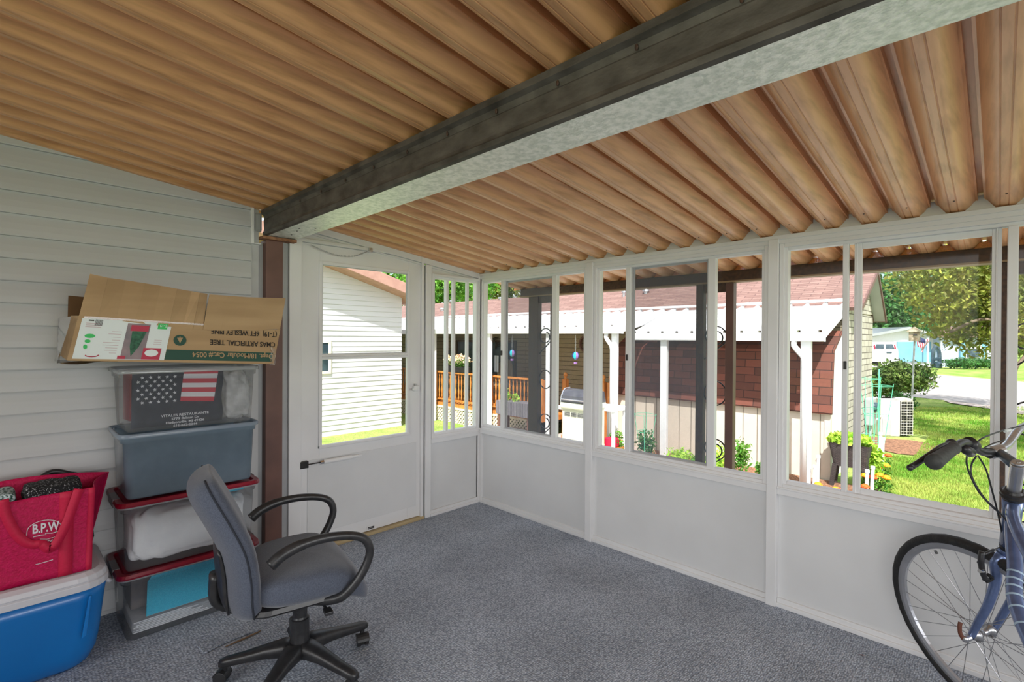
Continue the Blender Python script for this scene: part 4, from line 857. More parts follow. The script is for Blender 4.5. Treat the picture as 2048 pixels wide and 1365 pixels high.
cone('cable_ferrule', M['bsid'] if False else M['label'], dep(2010,863,1.68), dep(2020,860,1.70), .005, .005)
# main frame running back out of view
BB = Vector((3.42, -1.18, .29)); SC = Vector((3.43, -1.22, .72)); RW = Vector((3.50, -1.62, .345))
q_ = [dep(2019,1045,1.655), dep(2030,1130,1.56), dep(2046,1250,1.45)]
dt_ = spline([HT0.lerp(ST, .55), q_[1], q_[2], BB], 6); g = G().tube(dt_, .0195, n=16); g.build('down_tube', M['frameblue'], bk, smooth=True)
g = G().tube(spline([ST-SX*.03, dep(2041,1075,1.52), Vector((3.40,-1.10,.55)), SC-Vector((0,0,.12))], 5), .017, n=16); g.build('top_tube', M['frameblue'], bk, smooth=True)
g = G().cyl(BB, SC+Vector((.0,-.02,.14)), .0155, n=14); g.build('seat_tube', M['frameblue'], bk)
g = G().cyl(SC+Vector((0,-.02,.12)), SC+Vector((.0,-.03,.26)), .0125, n=14); g.build('seat_post', M['alu'], bk)
g = G().surf(lambda u, v: tuple(SC+Vector((0,-.05,.28))+Vector(((.02+.065*u**1.6)*math.cos(2*PI*v), .14-.27*u, .028*math.sin(2*PI*v)+.01*u))), 10, 14, cv=True); g.build('saddle', M['black'], bk, smooth=True)
RA = Vector((.98, .19, .05)).normalized(); RH = Vector((-.19, .98, 0)).normalized(); RU = RA.cross(RH)
wheel(RW, RA, RH, RU, '')
for s in (-1, 1):
    g = G().cyl(BB+RA*.03*s, RW+RA*.06*s, .008, n=8).cyl(SC+RA*.02*s, RW+RA*.06*s, .007, n=8); g.build('rear_stay', M['frameblue'], bk)
    pc = BB+RA*.07*s+Vector((0, .12*s, -.10*s)); g = G().cyl(BB+RA*.06*s, pc, .009, n=8); g.build('crank', M['black'], bk); g = G().box(pc.x-.045+.05*s, pc.x+.045+.05*s, pc.y-.035, pc.y+.035, pc.z-.011, pc.z+.011); g.build('pedal', M['black'], bk, bevel=.003)
g = G().tube([wp(BB, RA, RH, RU, .085, 2*PI*i/32, .05) for i in range(32)], .006, n=6, closed=True); g.build('chainring', M['black'], bk)
g = G().cyl(RW-RA*.07+Vector((0,.1,-.02)), Vector((3.62,-1.48,.012)), .007, n=8); g.build('kickstand', M['black'], bk)
for k in range(6):
    p = Vector(dt_[7+k//1]) ; t_ = (Vector(dt_[8+k])-p).normalized(); g = G().tube([p+t_*.004*0, p+t_*.006], .0200, n=16, cap=False); g.build('decal_stripe', M['decal'], bk, smooth=True)
# V brake on the near side of the fork
b0 = dep(1962,1095,1.70); b1 = dep(1971,1160,1.71)
g = G().tube(spline([dep(1964,1104,1.69), dep(1962,1125,1.69), dep(1966,1148,1.70), dep(1972,1160,1.70)], 4), [.009]*12+[.011], n=8); g.build('brake_arm', M['black'], bk, smooth=True)
g = G().tube(spline([dep(1966,1110,1.69), dep(1976,1106,1.69), dep(1987,1100,1.70)], 4), .0045, n=8).ball(dep(1964,1140,1.69), .008, n=8).ball(dep(1958,1126,1.70), .006, n=8); g.build('brake_arm', M['black'], bk, smooth=True)
g = G().cyl(dep(1985,1101,1.70), dep(2004,1093,1.71), .0028, n=8); g.build('brake_noodle', M['alu'], bk)
g = G().cyl(dep(1959,1143,1.68), dep(1966,1143,1.69), .006, n=10); g.build('bolt', M['chrome'], bk)
g = G().tube(spline([dep(1976,1150,1.71), dep(1984,1158,1.71), dep(1972,1164,1.71)], 3), .006, n=8); g.build('brake_pad', M['rubber'], bk)
p = wp(HB, AX, WH, UP, .283, math.radians(62), 0); g = G().cyl(p, wp(HB, AX, WH, UP, .270, math.radians(62), 0), .005, n=8); g.build('valve', M['black'], bk)
# ================================================================== outdoors
GZ = -.5
def gmat():
    m_, n, o_ = node_mat('lawn_ground'); L = n.links.new; p = n.nodes.new('ShaderNodeBsdfPrincipled'); p.inputs['Roughness'].default_value = .95; p.inputs['Specular IOR Level'].default_value = .1
    t = n.nodes.new('ShaderNodeTexCoord'); a = n.nodes.new('ShaderNodeTexNoise'); a.inputs['Scale'].default_value = 1.1; a.inputs['Detail'].default_value = 8; L(t.outputs['Object'], a.inputs['Vector'])
    b = n.nodes.new('ShaderNodeTexNoise'); b.inputs['Scale'].default_value = 45; b.inputs['Detail'].default_value = 4; L(t.outputs['Object'], b.inputs['Vector'])
    r = n.nodes.new('ShaderNodeValToRGB'); r.color_ramp.elements[0].position = .38; r.color_ramp.elements[1].position = .68; r.color_ramp.elements[0].color = C4((.19,.34,.05)); r.color_ramp.elements[1].color = C4((.42,.46,.15)); L(a.outputs[0], r.inputs[0])
    mr = n.nodes.new('ShaderNodeMapRange'); mr.inputs[1].default_value = .3; mr.inputs[2].default_value = .7; mr.inputs[3].default_value = .55; mr.inputs[4].default_value = 1.25; L(b.outputs[0], mr.inputs[0])
    h = n.nodes.new('ShaderNodeHueSaturation'); L(r.outputs[0], h.inputs['Color']); L(mr.outputs[0], h.inputs['Value']); L(h.outputs[0], p.inputs['Base Color'])
    bp = n.nodes.new('ShaderNodeBump'); bp.inputs['Strength'].default_value = .8; bp.inputs['Distance'].default_value = .03; L(b.outputs[0], bp.inputs['Height']); L(bp.outputs[0], p.inputs['Normal']); L(p.outputs[0], o_.inputs[0]); return m_
M['lawn'] = gmat()
M['asphalt'] = pm('sunlit_road', srgb(150,144,140), srgb(168,162,158), rough=.9, scale=6, bump=.1, bscale=90)
M['concrete'] = pm('concrete', srgb(178,160,150), srgb(198,182,172), rough=.9, scale=7)
M['mulch'] = pm('mulch', srgb(95,62,42), srgb(165,120,90), rough=.95, scale=38, bump=.8, bscale=50)
M['shingle'] = brick_mat('house_shingles', srgb(142,112,102), srgb(122,92,84), srgb(92,66,62), .30, .075, .006, ax=('X','Y'))
M['shingle_r'] = brick_mat('shed_shingles', srgb(122,70,56), srgb(86,52,43), srgb(54,36,32), .28, .115, .005, ax=('X','Z'))
M['brick'] = brick_mat('pale_bricks', srgb(196,188,176), srgb(172,164,152), srgb(106,98,90), .30, .10, .008, ax=('Y','Z'))
M['shedwall'] = pm('tan_shed_boards', srgb(204,192,176), srgb(212,200,184), rough=.7, scale=4)
M['awn'] = pm('white_awning_metal', (.76,.76,.76), (.80,.80,.80), rough=.45)
M['darksid'] = brick_mat('porch_siding', srgb(150,140,118), srgb(150,140,118), srgb(84,76,62), 50, .1, .006, ax=('X','Z'), bump=.5)
M['cedar'] = pm('orange_stained_wood', srgb(176,104,44), srgb(206,136,66), rough=.5, scale=20, stretch=(1,1,.2))
M['lattice'] = pm('cream_lattice', srgb(225,212,185), srgb(235,224,200), rough=.7)
M['wicker'] = brick_mat('brown_wicker', srgb(84,74,72), srgb(64,56,56), srgb(30,25,25), .035, .012, .002, ax=('X','Z'), bump=.8)
M['leaf'] = pm('green_leaves', srgb(60,112,34), srgb(120,172,52), rough=.6, scale=1.2, island=.35, trans=.3)
M['leafdark'] = pm('deep_green_leaves', srgb(38,84,36), srgb(78,130,56), rough=.6, scale=1.2, island=.35, trans=.25)
M['leafyel'] = pm('yellow_green_leaves', srgb(84,108,36), srgb(176,172,74), rough=.6, scale=.9, island=.4, trans=.35)
M['lettuce'] = pm('lettuce_leaves', srgb(140,190,50), srgb(198,226,92), rough=.6, scale=9, island=.25, trans=.35)
M['shrub'] = pm('shrub_needles', srgb(52,86,34), srgb(112,132,52), rough=.7, scale=3, island=.4, trans=.15)
M['bark'] = pm('bark', srgb(92,78,66), srgb(128,110,94), rough=.95, scale=14, bump=.6)
M['orange'] = pm('marigold_orange', srgb(245,130,10), srgb(255,176,30), rough=.7, scale=40, island=.15); M['redor'] = pm('marigold_red', srgb(215,70,20), srgb(240,110,30), rough=.7, scale=40, island=.2)
M['pinkfl'] = pm('pink_flowers', srgb(235,190,170), srgb(240,225,170), rough=.7, scale=20, island=.3)
M['pvc'] = pm('white_pvc', (.78,.78,.78), rough=.4)
M['wire'] = pm('green_wire', srgb(90,190,150), srgb(110,205,165), rough=.5)
M['paleblue'] = pm('pale_blue_siding', srgb(176,190,208), srgb(186,200,216), rough=.6, scale=2)
M['door_blue'] = pm('blue_garage_door', srgb(108,160,186), srgb(118,168,192), rough=.5, scale=2)
M['dglass'] = pm('dark_window_glass', srgb(40,56,66), srgb(70,88,98), rough=.08, scale=3)
M['stonewhite'] = M['awn']
# ---- ground
struct(G().box(-60, 60, -.08, 120, GZ-.2, GZ).box(-60, -.06, -30, -.08, GZ-.2, GZ).box(6.75, 60, -30, -.08, GZ-.2, GZ).box(-.06, 6.75, -30, -5.4, GZ-.2, GZ).build('ground', M['lawn']), 'green lawn around the porch', 'lawn')
struct(G().box(6.76, 10.5, -8, 3.7, GZ, GZ+.012).box(-.05, 6.70, -12, -5.45, GZ, GZ+.012).build('driveway', pm('dark_bounce_slab', (.07,.07,.075), (.10,.10,.105), rough=.9, scale=12)), 'unseen dark slabs added beside and behind the porch to limit bounce light', 'driveway')  # added out of view, dark so less light bounces onto the ceiling
struct(G().box(-.10, XR+.1, YB-.1, .04, GZ, -.10).build('trim_50', M['panel']), 'porch foundation skirt', 'foundation')
q = [on(*p, 2, GZ+.01) for p in [(1400,795),(1832,795),(1921,804),(2048,822),(2300,850),(2300,772),(2048,764),(1975,758),(1853,748),(1400,744)]]
struct(G().add([tuple(p) for p in q], [tuple(range(10))]).build('road', M['asphalt']), 'pale sunlit street', 'road')
q = [on(*p, 2, GZ+.03) for p in [(1885,800),(1990,813),(2048,822),(2048,829),(1975,817),(1900,806)]]
struct(G().add([tuple(p) for p in q], [tuple(range(6))]).build('pavement', M['concrete']), 'strip of pale sidewalk by the street', 'sidewalk')
q = [on(*p, 2, GZ+.02) for p in [(1700,744),(1856,748),(1862,738),(1850,727),(1740,726)]]
struct(G().add([tuple(p) for p in q], [tuple(range(5))]).build('driveway', M['asphalt']), 'driveway of the far house', 'driveway')
struct(G().box(-4.3, -1.01, 1.2, 4.0, GZ, GZ+.012).box(-5, 1.7, 4.0, 4.9, GZ, GZ+.012).build('patio', M['concrete']), 'pinkish concrete patio slab', 'patio')
struct(G().box(-1.0, 7.2, .06, 3.75, GZ, GZ+.015).build('patio', pm('pale_bounce_slab', (.60,.59,.58), (.68,.67,.66), rough=.8, scale=5)), 'unseen pale slab added along the porch to bounce light indoors', 'patio')  # added below the sill line to bounce neutral light up to the ceiling
struct(G().box(-1.0, 2.15, 3.76, 4.85, GZ, GZ+.022).build('garden_bed', M['mulch']), 'mulched garden bed in front of the shed', 'garden bed')
struct(G().add([(1.75+.95*math.cos(a*PI/12)*(1+.12*math.sin(a*2.3)), 8.4+.75*math.sin(a*PI/12)*(1+.15*math.sin(a*1.7)), GZ+.012) for a in range(24)], [tuple(range(24))]).build('garden_bed', M['mulch']), 'bare mulch patch in front of the air conditioner', 'mulch')
# ---- blades of grass
def blades(name, n, region, hmin, hmax, seed, mat):
    rnd = random.Random(seed); vs = []; fs = []
    while len(vs) < n*3:
        x, y = region(rnd); h = rnd.uniform(hmin, hmax); a = rnd.uniform(0, 2*PI); w = rnd.uniform(.003, .006)*(1+y*.06); l = rnd.uniform(-.02, .02); k = len(vs)
        vs += [(x-w*math.cos(a), y-w*math.sin(a), GZ), (x+w*math.cos(a), y+w*math.sin(a), GZ), (x+l, y+rnd.uniform(-.02, .02), GZ+h)]; fs.append((k, k+1, k+2))
    g = G(); g.v = vs; g.f = fs; g.mi = [0]*len(fs); return g.build(name, mat)
def reg1(rnd):
    while 1:
        px = rnd.uniform(1720, 2060); py = 1020-rnd.random()**.8*205; p = on(px, py, 2, GZ)
        if p.x < 2.15 and p.y < 5.0: continue
        if p.x < 2.2 and 7.4 < p.y < 10.1: continue
        return p.x, p.y
M['blade'] = pm('grass_blades', srgb(110,160,44), srgb(186,196,100), rough=.8, scale=1.5, island=.35, trans=.4)
tag(blades('grass', 60000, reg1, .02, .055, 5, M['blade']), 'bright green mown lawn grass outside the window behind the bicycle', 'grass', kind='stuff')
# ---- roof header, posts with scrolls
struct(G().box(-.12, XR, .62, .70, 1.805, 1.876).build('trim_51', M['dkbrown'], bevel=.003), 'dark brown outer header carrying the roof edge', 'header')
struct(G().box(-.12, XR, .615, .705, 1.797, 1.807).build('trim_52', pm('lit_header_edge', srgb(150,125,95), rough=.7)), 'tan strip painted as the lit underside of the outer header', 'trim')  # light on the header underside put in as a tan strip
mesh_m = sheet_mat('copper_mesh', (1,1,1), gloss=0, haze=.8, haze_col=(.85,.42,.2), noise=.2, nscale=160)
g = G()
for x in gx: g.prism([(x-.050, 1.874), (x-.018, 1.914), (x+.018, 1.914), (x+.050, 1.874)], 'y', .655, .657)
struct(g.build('trim_53', mesh_m), 'copper coloured mesh filling the ribs over the outer header', 'mesh')
def scrollpost(xa, xb, label, wa=.055, wb=.055):
    t = thing('porch_post', label, 'post', ((xa+xb)/2, .66, GZ), group='brown porch posts with iron scrolls')
    for x, w in ((xa, wa), (xb, wb)): G().box(x-w/2, x+w/2, .635, .690, GZ, 1.797).build('upright', M['dkbrown'] if x == xa else M['brown'], t, bevel=.003)
    G().box(xa, xb, .645, .68, 1.735, 1.797).build('cross_plate', M['dkbrown'], t)
    mid = (xa+wa/2+xb-wb/2)/2; hw = (xb-wb/2-xa-wa/2)/2
    for zc in (1.42, 1.02, .62, .10):
        if zc == 1.02: pts = [(mid+hw*math.cos(a), .662, zc+.085*math.sin(a)) for a in [math.radians(q) for q in range(100, 470, 18)]]
        else:
            pts = []
            for q in range(0, 34):
                a = math.radians(-60+q*15); r_ = 1-.022*max(0, q-12); pts.append((mid+hw*r_*math.cos(a), .662, zc+.075*r_*math.sin(a)))
            pts = [(mid-hw, .662, zc-.16)]+pts
        G().tube(spline(pts, 2), .0045, n=6, flat=1.6, ref=(0,1,0)).build('iron_scroll', M['blackmetal'], t, smooth=True)
    return t
scrollpost(1.648, 1.858, 'brown steel double post with black iron scrolls outside the middle window')
scrollpost(.035, .27, 'brown steel double post with black iron scrolls outside the window nearest the corner', wa=.12)
scrollpost(3.200, 3.41, 'brown steel double post with black iron scrolls outside the window behind the bicycle')
# ---- white gabled house seen through the door
hw_ = thing('white_house', 'white sided house with brown roof edge seen through the storm door glass', 'house', (-6, -1, GZ))
g = G(); zz = GZ; poly = []
while zz < 2.9: poly += [(-6+.0, zz), (-6+.013, zz), (-6+.013, zz+.008), (-6, zz+.10)]; zz += .1016
g.strip(poly, 'y', -9, 3.1); g.box(-6.05, -6.0, -9, 3.1, GZ-.01, 2.9).box(-12, -6.05, 3.0, 3.1, GZ, 2.3)
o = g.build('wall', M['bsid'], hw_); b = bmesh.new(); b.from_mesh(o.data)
E1, E2 = on(772, 572, 0, -5.6), on(690, 538, 0, -5.6); sl_ = (E2.z-E1.z)/(E1.y-E2.y)
inv = WM[hw_.name].inverted()
bmesh.ops.bisect_plane(b, geom=b.verts[:]+b.edges[:]+b.faces[:], plane_co=inv @ Vector((-6, E1.y, E1.z)), plane_no=Vector((0, sl_, 1)).normalized(), clear_outer=True); b.to_mesh(o.data); b.free()
g = G(); yE = on(775, 575, 0, -5.55).y; zE = E1.z
ya = -4.0; yEnd = 3.45
def zrf(y): return zE+sl_*(E1.y-y)
g.prism([(ya, zrf(ya)), (ya, zrf(ya)+.22), (yEnd, zrf(yEnd)+.22), (yEnd, zrf(yEnd)-.02), (yEnd-.18, zrf(yEnd)-.02), (3.05, zrf(3.05))], 'x', -12.0, -5.55); g.build('roof', pm('brown_roof_edge', srgb(168,128,114), srgb(182,142,126), rough=.7, scale=8), hw_, bevel=.01)
ws = [on(648,684,0,-5.97), on(662,748,0,-5.97)]
wn = G(); y1_ = on(662,700,0,-5.97).y; za = on(660,748,0,-5.97).z; zb = on(660,681,0,-5.97).z
ring(wn, 'x', -6.0, -5.96, y1_-.75, y1_, za, zb, .05); wn.box(-6.0, -5.965, y1_-.75, y1_, (za+zb)/2-.02, (za+zb)/2+.02); fr_ = wn.build('window', M['lattice'], hw_)
G().box(-5.985, -5.975, y1_-.70, y1_-.05, za+.05, zb-.05).build('pane', M['dglass'], fr_)
# ---- neighbour's long house
nh = thing('neighbour_house', 'long house with red brown shingle roof and dark porch across the lawn', 'house', (-5, 6.9, GZ))
g = G().box(-16, 1.58, 5.95, 7.7, GZ, 1.9); g.build('wall', M['darksid'], nh)
g = G().box(1.58, 1.60, 5.85, 7.76, GZ, 1.82); g.prism([(5.85, 1.82), (7.1, 2.44), (7.76, 1.85)], 'x', 1.58, 1.60); g.build('brick_gable', M['brick'], nh)
ra = (5.80, 1.865); rb = (7.10, 2.52); rc = (7.95, 1.74)
def roofz(x): return .0 if x > 0 else 0
g = G(); g.quad((-16, *ra), (1.76, *ra), (1.76, *rb), (-16, rb[0], rb[1]+.0)).quad((-16, *rb), (1.76, *rb), (1.76, *rc), (-16, *rc)); g.build('roof', M['shingle'], nh, solid=.05)
g = G().prism([(5.80,1.84),(7.10,2.49),(7.95,1.71),(7.97,1.76),(7.10,2.56),(5.78,1.90)], 'x', 1.755, 1.775); g.build('rake_board', M['brown'], nh)
g = G().quad((1.60, 5.84, 1.86), (1.755, 5.84, 1.86), (1.755, 7.10, 2.48), (1.60, 7.10, 2.48)).quad((1.60, 7.10, 2.48), (1.755, 7.10, 2.48), (1.755, 7.9, 1.74), (1.60, 7.9, 1.74)); g.build('soffit', M['grey_trim'], nh)
for (px, py, yy, w_, h_) in ((1248,585,6.7,.10,.16),(1292,583,6.8,.14,.10),(885,607,6.5,.18,.10),(905,585,7.05,.2,.10),(1003,583,7.05,.22,.08)):
    p = on(px, py, 1, yy); zr_ = ra[1]+(yy-ra[0])*.504; g = G().cyl((p.x, yy, zr_-.02), (p.x, yy, zr_+h_*.7), w_*.3, n=10).cyl((p.x, yy, zr_+h_*.7), (p.x, yy, zr_+h_), w_*.55, w_*.45, n=10); g.build('roof_vent', M['alu'], nh)
# porch window & white door panel
wn = G(); ring(wn, 'y', 5.90, 5.95, -7.6, -5.3, .45, 1.35, .05); fr_ = wn.build('window', M['dkbrown'], nh); G().box(-7.55, -5.35, 5.92, 5.93, .5, 1.30).build('pane', M['dglass'], fr_)
# ---- awnings with posts
def awning(label, xa, xb, yg, zg, yt, zt):
    t = thing('awning', label, 'awning', ((xa+xb)/2, yg, GZ))
    g = G(); x = xa; poly = []
    while x < xb-.02:
        poly += [(x, 0), (x+.008, .045), (x+.045, .045), (x+.053, 0)]; x += .24
        poly.append((min(x, xb), 0))
    n_ = len(poly); vs = [(a, yg, zg+.10+b) for a, b in poly]+[(a, yt, zt+b) for a, b in poly]
    g.add(vs, [(k, k+1, n_+k+1, n_+k) for k in range(n_-1)]); g.build('roof_panel', M['awn'], t)
    g = G().box(xa-.01, xb+.01, yt-.06, yt+.02, zt+.045, zt+.085); g.build('flashing', M['awn'], t)
    g = G().box(xa-.01, xb+.01, yg-.07, yg+.02, zg, zg+.115); g.build('gutter', M['awn'], t, bevel=.012)
    g = G().box(xb-.0, xb+.02, yg, yg+.05, zg, zg+.1); g.prism([(yg, zg+.02), (yg, zg+.115), (yt, zt+.03), (yt, zt-.09)], 'x', xb-.01, xb+.01); g.build('side_fascia', M['awn'], t)
    return t
aw1 = awning('long white metal awning over the wooden deck railing', -15, -1.12, 4.0, 1.487, 5.76, 1.93)
aw2 = awning('white metal awning with gutter over the red shingled shed', -1.10, 1.60, 4.35, 1.385, 5.76, 1.93)
def wpost(px, w, ztop, parent, yy, elbow=None, zb=GZ):
    p = on(px, 700, 1, yy); g = G().box(p.x-w/2, p.x+w/2, yy-.035, yy+.035, zb, ztop); g.build('post', M['awn'], parent, bevel=.006)
    if elbow is not None:
        e = p.x+elbow; s = 1 if elbow < 0 else -1
        g = G().tube([(e+.0, yy-.06, ztop+.01), (e, yy-.065, ztop-.06), (e+(p.x-e)*.25, yy-.08, ztop-.10), (p.x-(p.x-e)*.1, yy-.085, ztop-.20), (p.x, yy-.085, ztop-.26), (p.x, yy-.085, zb+.05)], .036, n=8); g.build('downspout', M['awn'], parent, smooth=True)
for px in (868, 979, 1098): wpost(px, .10, 1.49, aw1, 4.02)
wpost(1230, .10, 1.49, aw1, 4.06, elbow=-.13); wpost(1329, .11, 1.39, aw2, 4.38); wpost(1613, .12, 1.39, aw2, 4.38, elbow=-.13)
# ---- deck with railing and lattice
dk = thing('wooden_deck', 'raised deck with orange stained railing and cream lattice skirt across the lawn', 'deck', (-5, 4.3, GZ))
G().box(-12, -2.9, 4.16, 5.90, -.17, -.08).build('floor', M['cedar'], dk)
lat = G()
def lattice(x0, x1, y, z0, z1, st=.085):
    n_ = int((x1-x0+z1-z0)/st)+1
    for k in range(n_):
        a = x0-(z1-z0)+k*st
        for s in (1, -1):
            p = [(a, z0), (a+(z1-z0), z1)] if s == 1 else [(a, z1), (a+(z1-z0), z0)]
            (xa, za), (xb, zb) = p
            if xa < x0: za += (x0-xa)*(1 if s == 1 else -1); xa = x0
            if xb > x1: zb -= (xb-x1)*(1 if s == 1 else -1); xb = x1
            if xb-xa > .02: lat.bar((xa, y-.004*s, za), (xb, y-.004*s, zb), .006, .032, up=(0,0,1))
lattice(-9, -2.95, 4.15, GZ, -.17); lat.box(-9, -2.95, 4.13, 4.17, -.19, -.15); lat.build('lattice', M['lattice'], dk)
def baluster(x, y, z0, z1):
    h = z1-z0; return G().lathe([(.017, z0), (.017, z0+.12*h), (.011, z0+.16*h), (.019, z0+.24*h), (.021, z0+.34*h), (.010, z0+.50*h), (.019, z0+.64*h), (.020, z0+.74*h), (.010, z0+.83*h), (.017, z0+.88*h), (.017, z1)], (x, y, 0), n=8)
rx0, rx1, ry = -9.0, -2.95, 4.2
G().box(rx0, rx1, ry-.045, ry+.045, .60, .635).build('top_rail', M['cedar'], dk, bevel=.005); G().box(rx0, rx1, ry-.02, ry+.02, -.02, .015).build('bottom_rail', M['cedar'], dk)
x = -8.0
while x < rx1-.05: baluster(x, ry, .015, .60).build('baluster', M['cedar'], dk, smooth=True); x += .10
for x in (-8.9, -4.48, -2.95): G().box(x-.045, x+.045, ry-.045, ry+.045, -.17, .62).build('newel_post', M['cedar'], dk, bevel=.004)
for px in (1131, 1207, 1222):
    p = on(px, 750, 1, 4.7); g = G().box(p.x-.045, p.x+.045, 4.655, 4.745, GZ, .62).lathe([(.03,.62),(.035,.64),(.02,.66),(.045,.70),(.03,.74),(.005,.76)], (p.x, 4.7, 0), n=10); g.build('newel_post', M['cedar'], dk)
for k in range(3): G().box(-2.6, -1.9, 4.35+.0+k*.22, 4.60+k*.22, GZ, GZ+.12*(k+1)).build('step', M['cedar'], dk)
# ---- flowers, ornaments and furniture on the porch
def leaves(name, blobs, n, size, mat, parent=None, seed=1, shell=.55, asp=.55, flat=.0):
    rnd = random.Random(seed); vs = []; fs = []; wts = [b[1][0]*b[1][1]*b[1][2] for b in blobs]
    for _ in range(n):
        (c, r) = rnd.choices(blobs, wts)[0]
        d = Vector((rnd.gauss(0, 1), rnd.gauss(0, 1), rnd.gauss(0, 1))).normalized()*(shell+(1-shell)*rnd.random())*(1+.12*rnd.gauss(0, 1))
        p = Vector((c[0]+d.x*r[0], c[1]+d.y*r[1], c[2]+d.z*r[2])); s = size*rnd.uniform(.6, 1.3)
        a = Vector((rnd.gauss(0, 1), rnd.gauss(0, 1), rnd.gauss(0, 1)*(1-flat))).normalized(); b_ = a.orthogonal().normalized(); b_.rotate(Matrix.Rotation(rnd.uniform(0, 6.28), 3, a)); k = len(vs)
        nn = a.cross(b_)*s*.12
        vs += [tuple(p-a*s*.5), tuple(p+b_*s*asp*.5+nn), tuple(p+a*s*.5), tuple(p-b_*s*asp*.5+nn)]; fs += [(k, k+1, k+2), (k, k+2, k+3)]
    g = G(); g.v = vs; g.f = fs; g.mi = [0]*len(fs); return g.build(name, mat, parent)
def at(px, py, y): return on(px, py, 1, y)
p = at(915, 722, 4.22); fb_ = thing('flower_planter', 'railing planter overflowing with pink and yellow flowers on the deck rail', 'planter', (p.x, 4.22, .635))
G().box(p.x-.36, p.x+.36, 4.14, 4.30, .636, .76).build('box', M['blackmetal'], fb_, bevel=.01)
leaves('foliage', [((p.x, 4.22, .86), (.40, .12, .12))], 500, .06, M['leaf'], fb_, 3); leaves('blossoms', [((p.x, 4.21, .92), (.40, .14, .12))], 420, .05, M['pinkfl'], fb_, 4, asp=.9)
p = at(860, 718, 4.22); fb2 = thing('flower_planter', 'small clump of pale flowers at the left end of the deck rail', 'planter', (p.x, 4.22, .635))
G().box(p.x-.2, p.x+.12, 4.15, 4.29, .636, .74).build('box', M['blackmetal'], fb2); leaves('blossoms', [((p.x, 4.21, .84), (.2, .1, .1))], 160, .05, M['pinkfl'], fb2, 5, asp=.9)
def spinner(px, py, label, y=4.1):
    p = at(px, py, y); t = thing('balloon_spinner', label, 'wind spinner', tuple(p), group='hot air balloon wind spinners'); r_ = .062
    for k in range(8):
        g = G(); vs = []
        for i in range(9):
            a = -PI/2+PI*i/8
            for b in (k*PI/4, (k+1)*PI/4): vs.append((p.x+r_*math.cos(a)*math.cos(b), p.y+r_*math.cos(a)*math.sin(b), p.z+r_*1.15*math.sin(a)))
        g.add(vs, [(2*i, 2*i+1, 2*i+3, 2*i+2) for i in range(8)]); g.build('gore', [M['b1'], M['b2'], M['b3'], M['b4']][k % 4], t, smooth=True)
    G().box(p.x-.02, p.x+.02, p.y-.02, p.y+.02, p.z-.145, p.z-.11).build('basket', M['b4'], t)
    G().tube([(p.x, p.y, p.z+r_*1.1), (p.x, p.y, 1.47)], .003, n=5).build('cord', M['alu'], t)
    for q in range(int((1.45-p.z-.12)/.05)): G().tube([(p.x+.012*math.cos(a*PI/4), p.y+.004*math.sin(a), p.z+.14+q*.05+.018*math.sin(a*PI/4)) for a in range(8)], .002, n=4, closed=True).build('link', M['alu'], t)
    return t
M['b1'] = pm('balloon_blue', srgb(30,90,190), rough=.3); M['b2'] = pm('balloon_navy', srgb(20,40,110), rough=.3); M['b3'] = pm('balloon_cyan', srgb(40,180,190), rough=.3); M['b4'] = pm('balloon_red', srgb(150,110,170), rough=.4)
spinner(1151, 712, 'blue and cyan balloon spinner hanging on a chain above the grill'); spinner(1024, 707, 'balloon spinner hanging by the deck rail, seen through the insect screen')
p = at(1002, 700, 5.90); ws_ = thing('wall_ornament', 'dark metal wall ornament with orange letters on the porch wall', 'sign', tuple(p))
text('We', 'lettering', .16, M['cedar'], (p.x-.02, 5.925, p.z-.18), (1, 0, 0), (0, 0, 1), ws_, ext=.004)
g = G()
for k in range(7): a = k*.7; g.tube(spline([(p.x-.2, 5.90, p.z+.0+k*.03), (p.x-.2+.1*math.sin(a), 5.90, p.z+.1+k*.03), (p.x-.05+.08*math.cos(a), 5.90, p.z+.05+k*.045)], 4), .012, n=5)
g.build('branches', M['blackmetal'], ws_)
p = at(1170, 688, 5.9); tag(G().tube([(p.x+.13*math.cos(a*PI/8), 5.90, p.z+.16*math.sin(a*PI/8)) for a in range(16)], .03, n=6, closed=True).build('wreath', M['brown']), 'round brown wreath on the porch wall above the grill', 'wreath')
p = at(985, 735, 5.0); pc_ = thing('patio_chair', 'pale chair with light blue cloth behind the deck railing', 'chair', (p.x, 5.0, -.08))
g = G(); g.surf(lambda u, v: (p.x-.05+.5*u, 5.2+.08*math.sin(PI*u), -.08+.45+.55*v*(1-.25*(2*u-1)**2)), 8, 8); g.build('backrest', pm('chair_tan', srgb(120,110,98), rough=.8), pc_, smooth=True, solid=.03)
G().box(p.x-.05, p.x+.45, 4.85, 5.25, .33, .38).build('seat', M['grey_trim'], pc_)
for a, b in ((-.03, 4.87), (.43, 4.87), (-.03, 5.23), (.43, 5.23)): G().cyl((p.x+a, b, -.08), (p.x+a, b, .35), .015).build('leg', M['grey_trim'], pc_)
G().surf(lambda u, v: (p.x-.08+.14*u, 5.14+.02*math.sin(6*u), .62+.38*v), 5, 5).build('cloth', M['paleblue'], pc_, solid=.01)
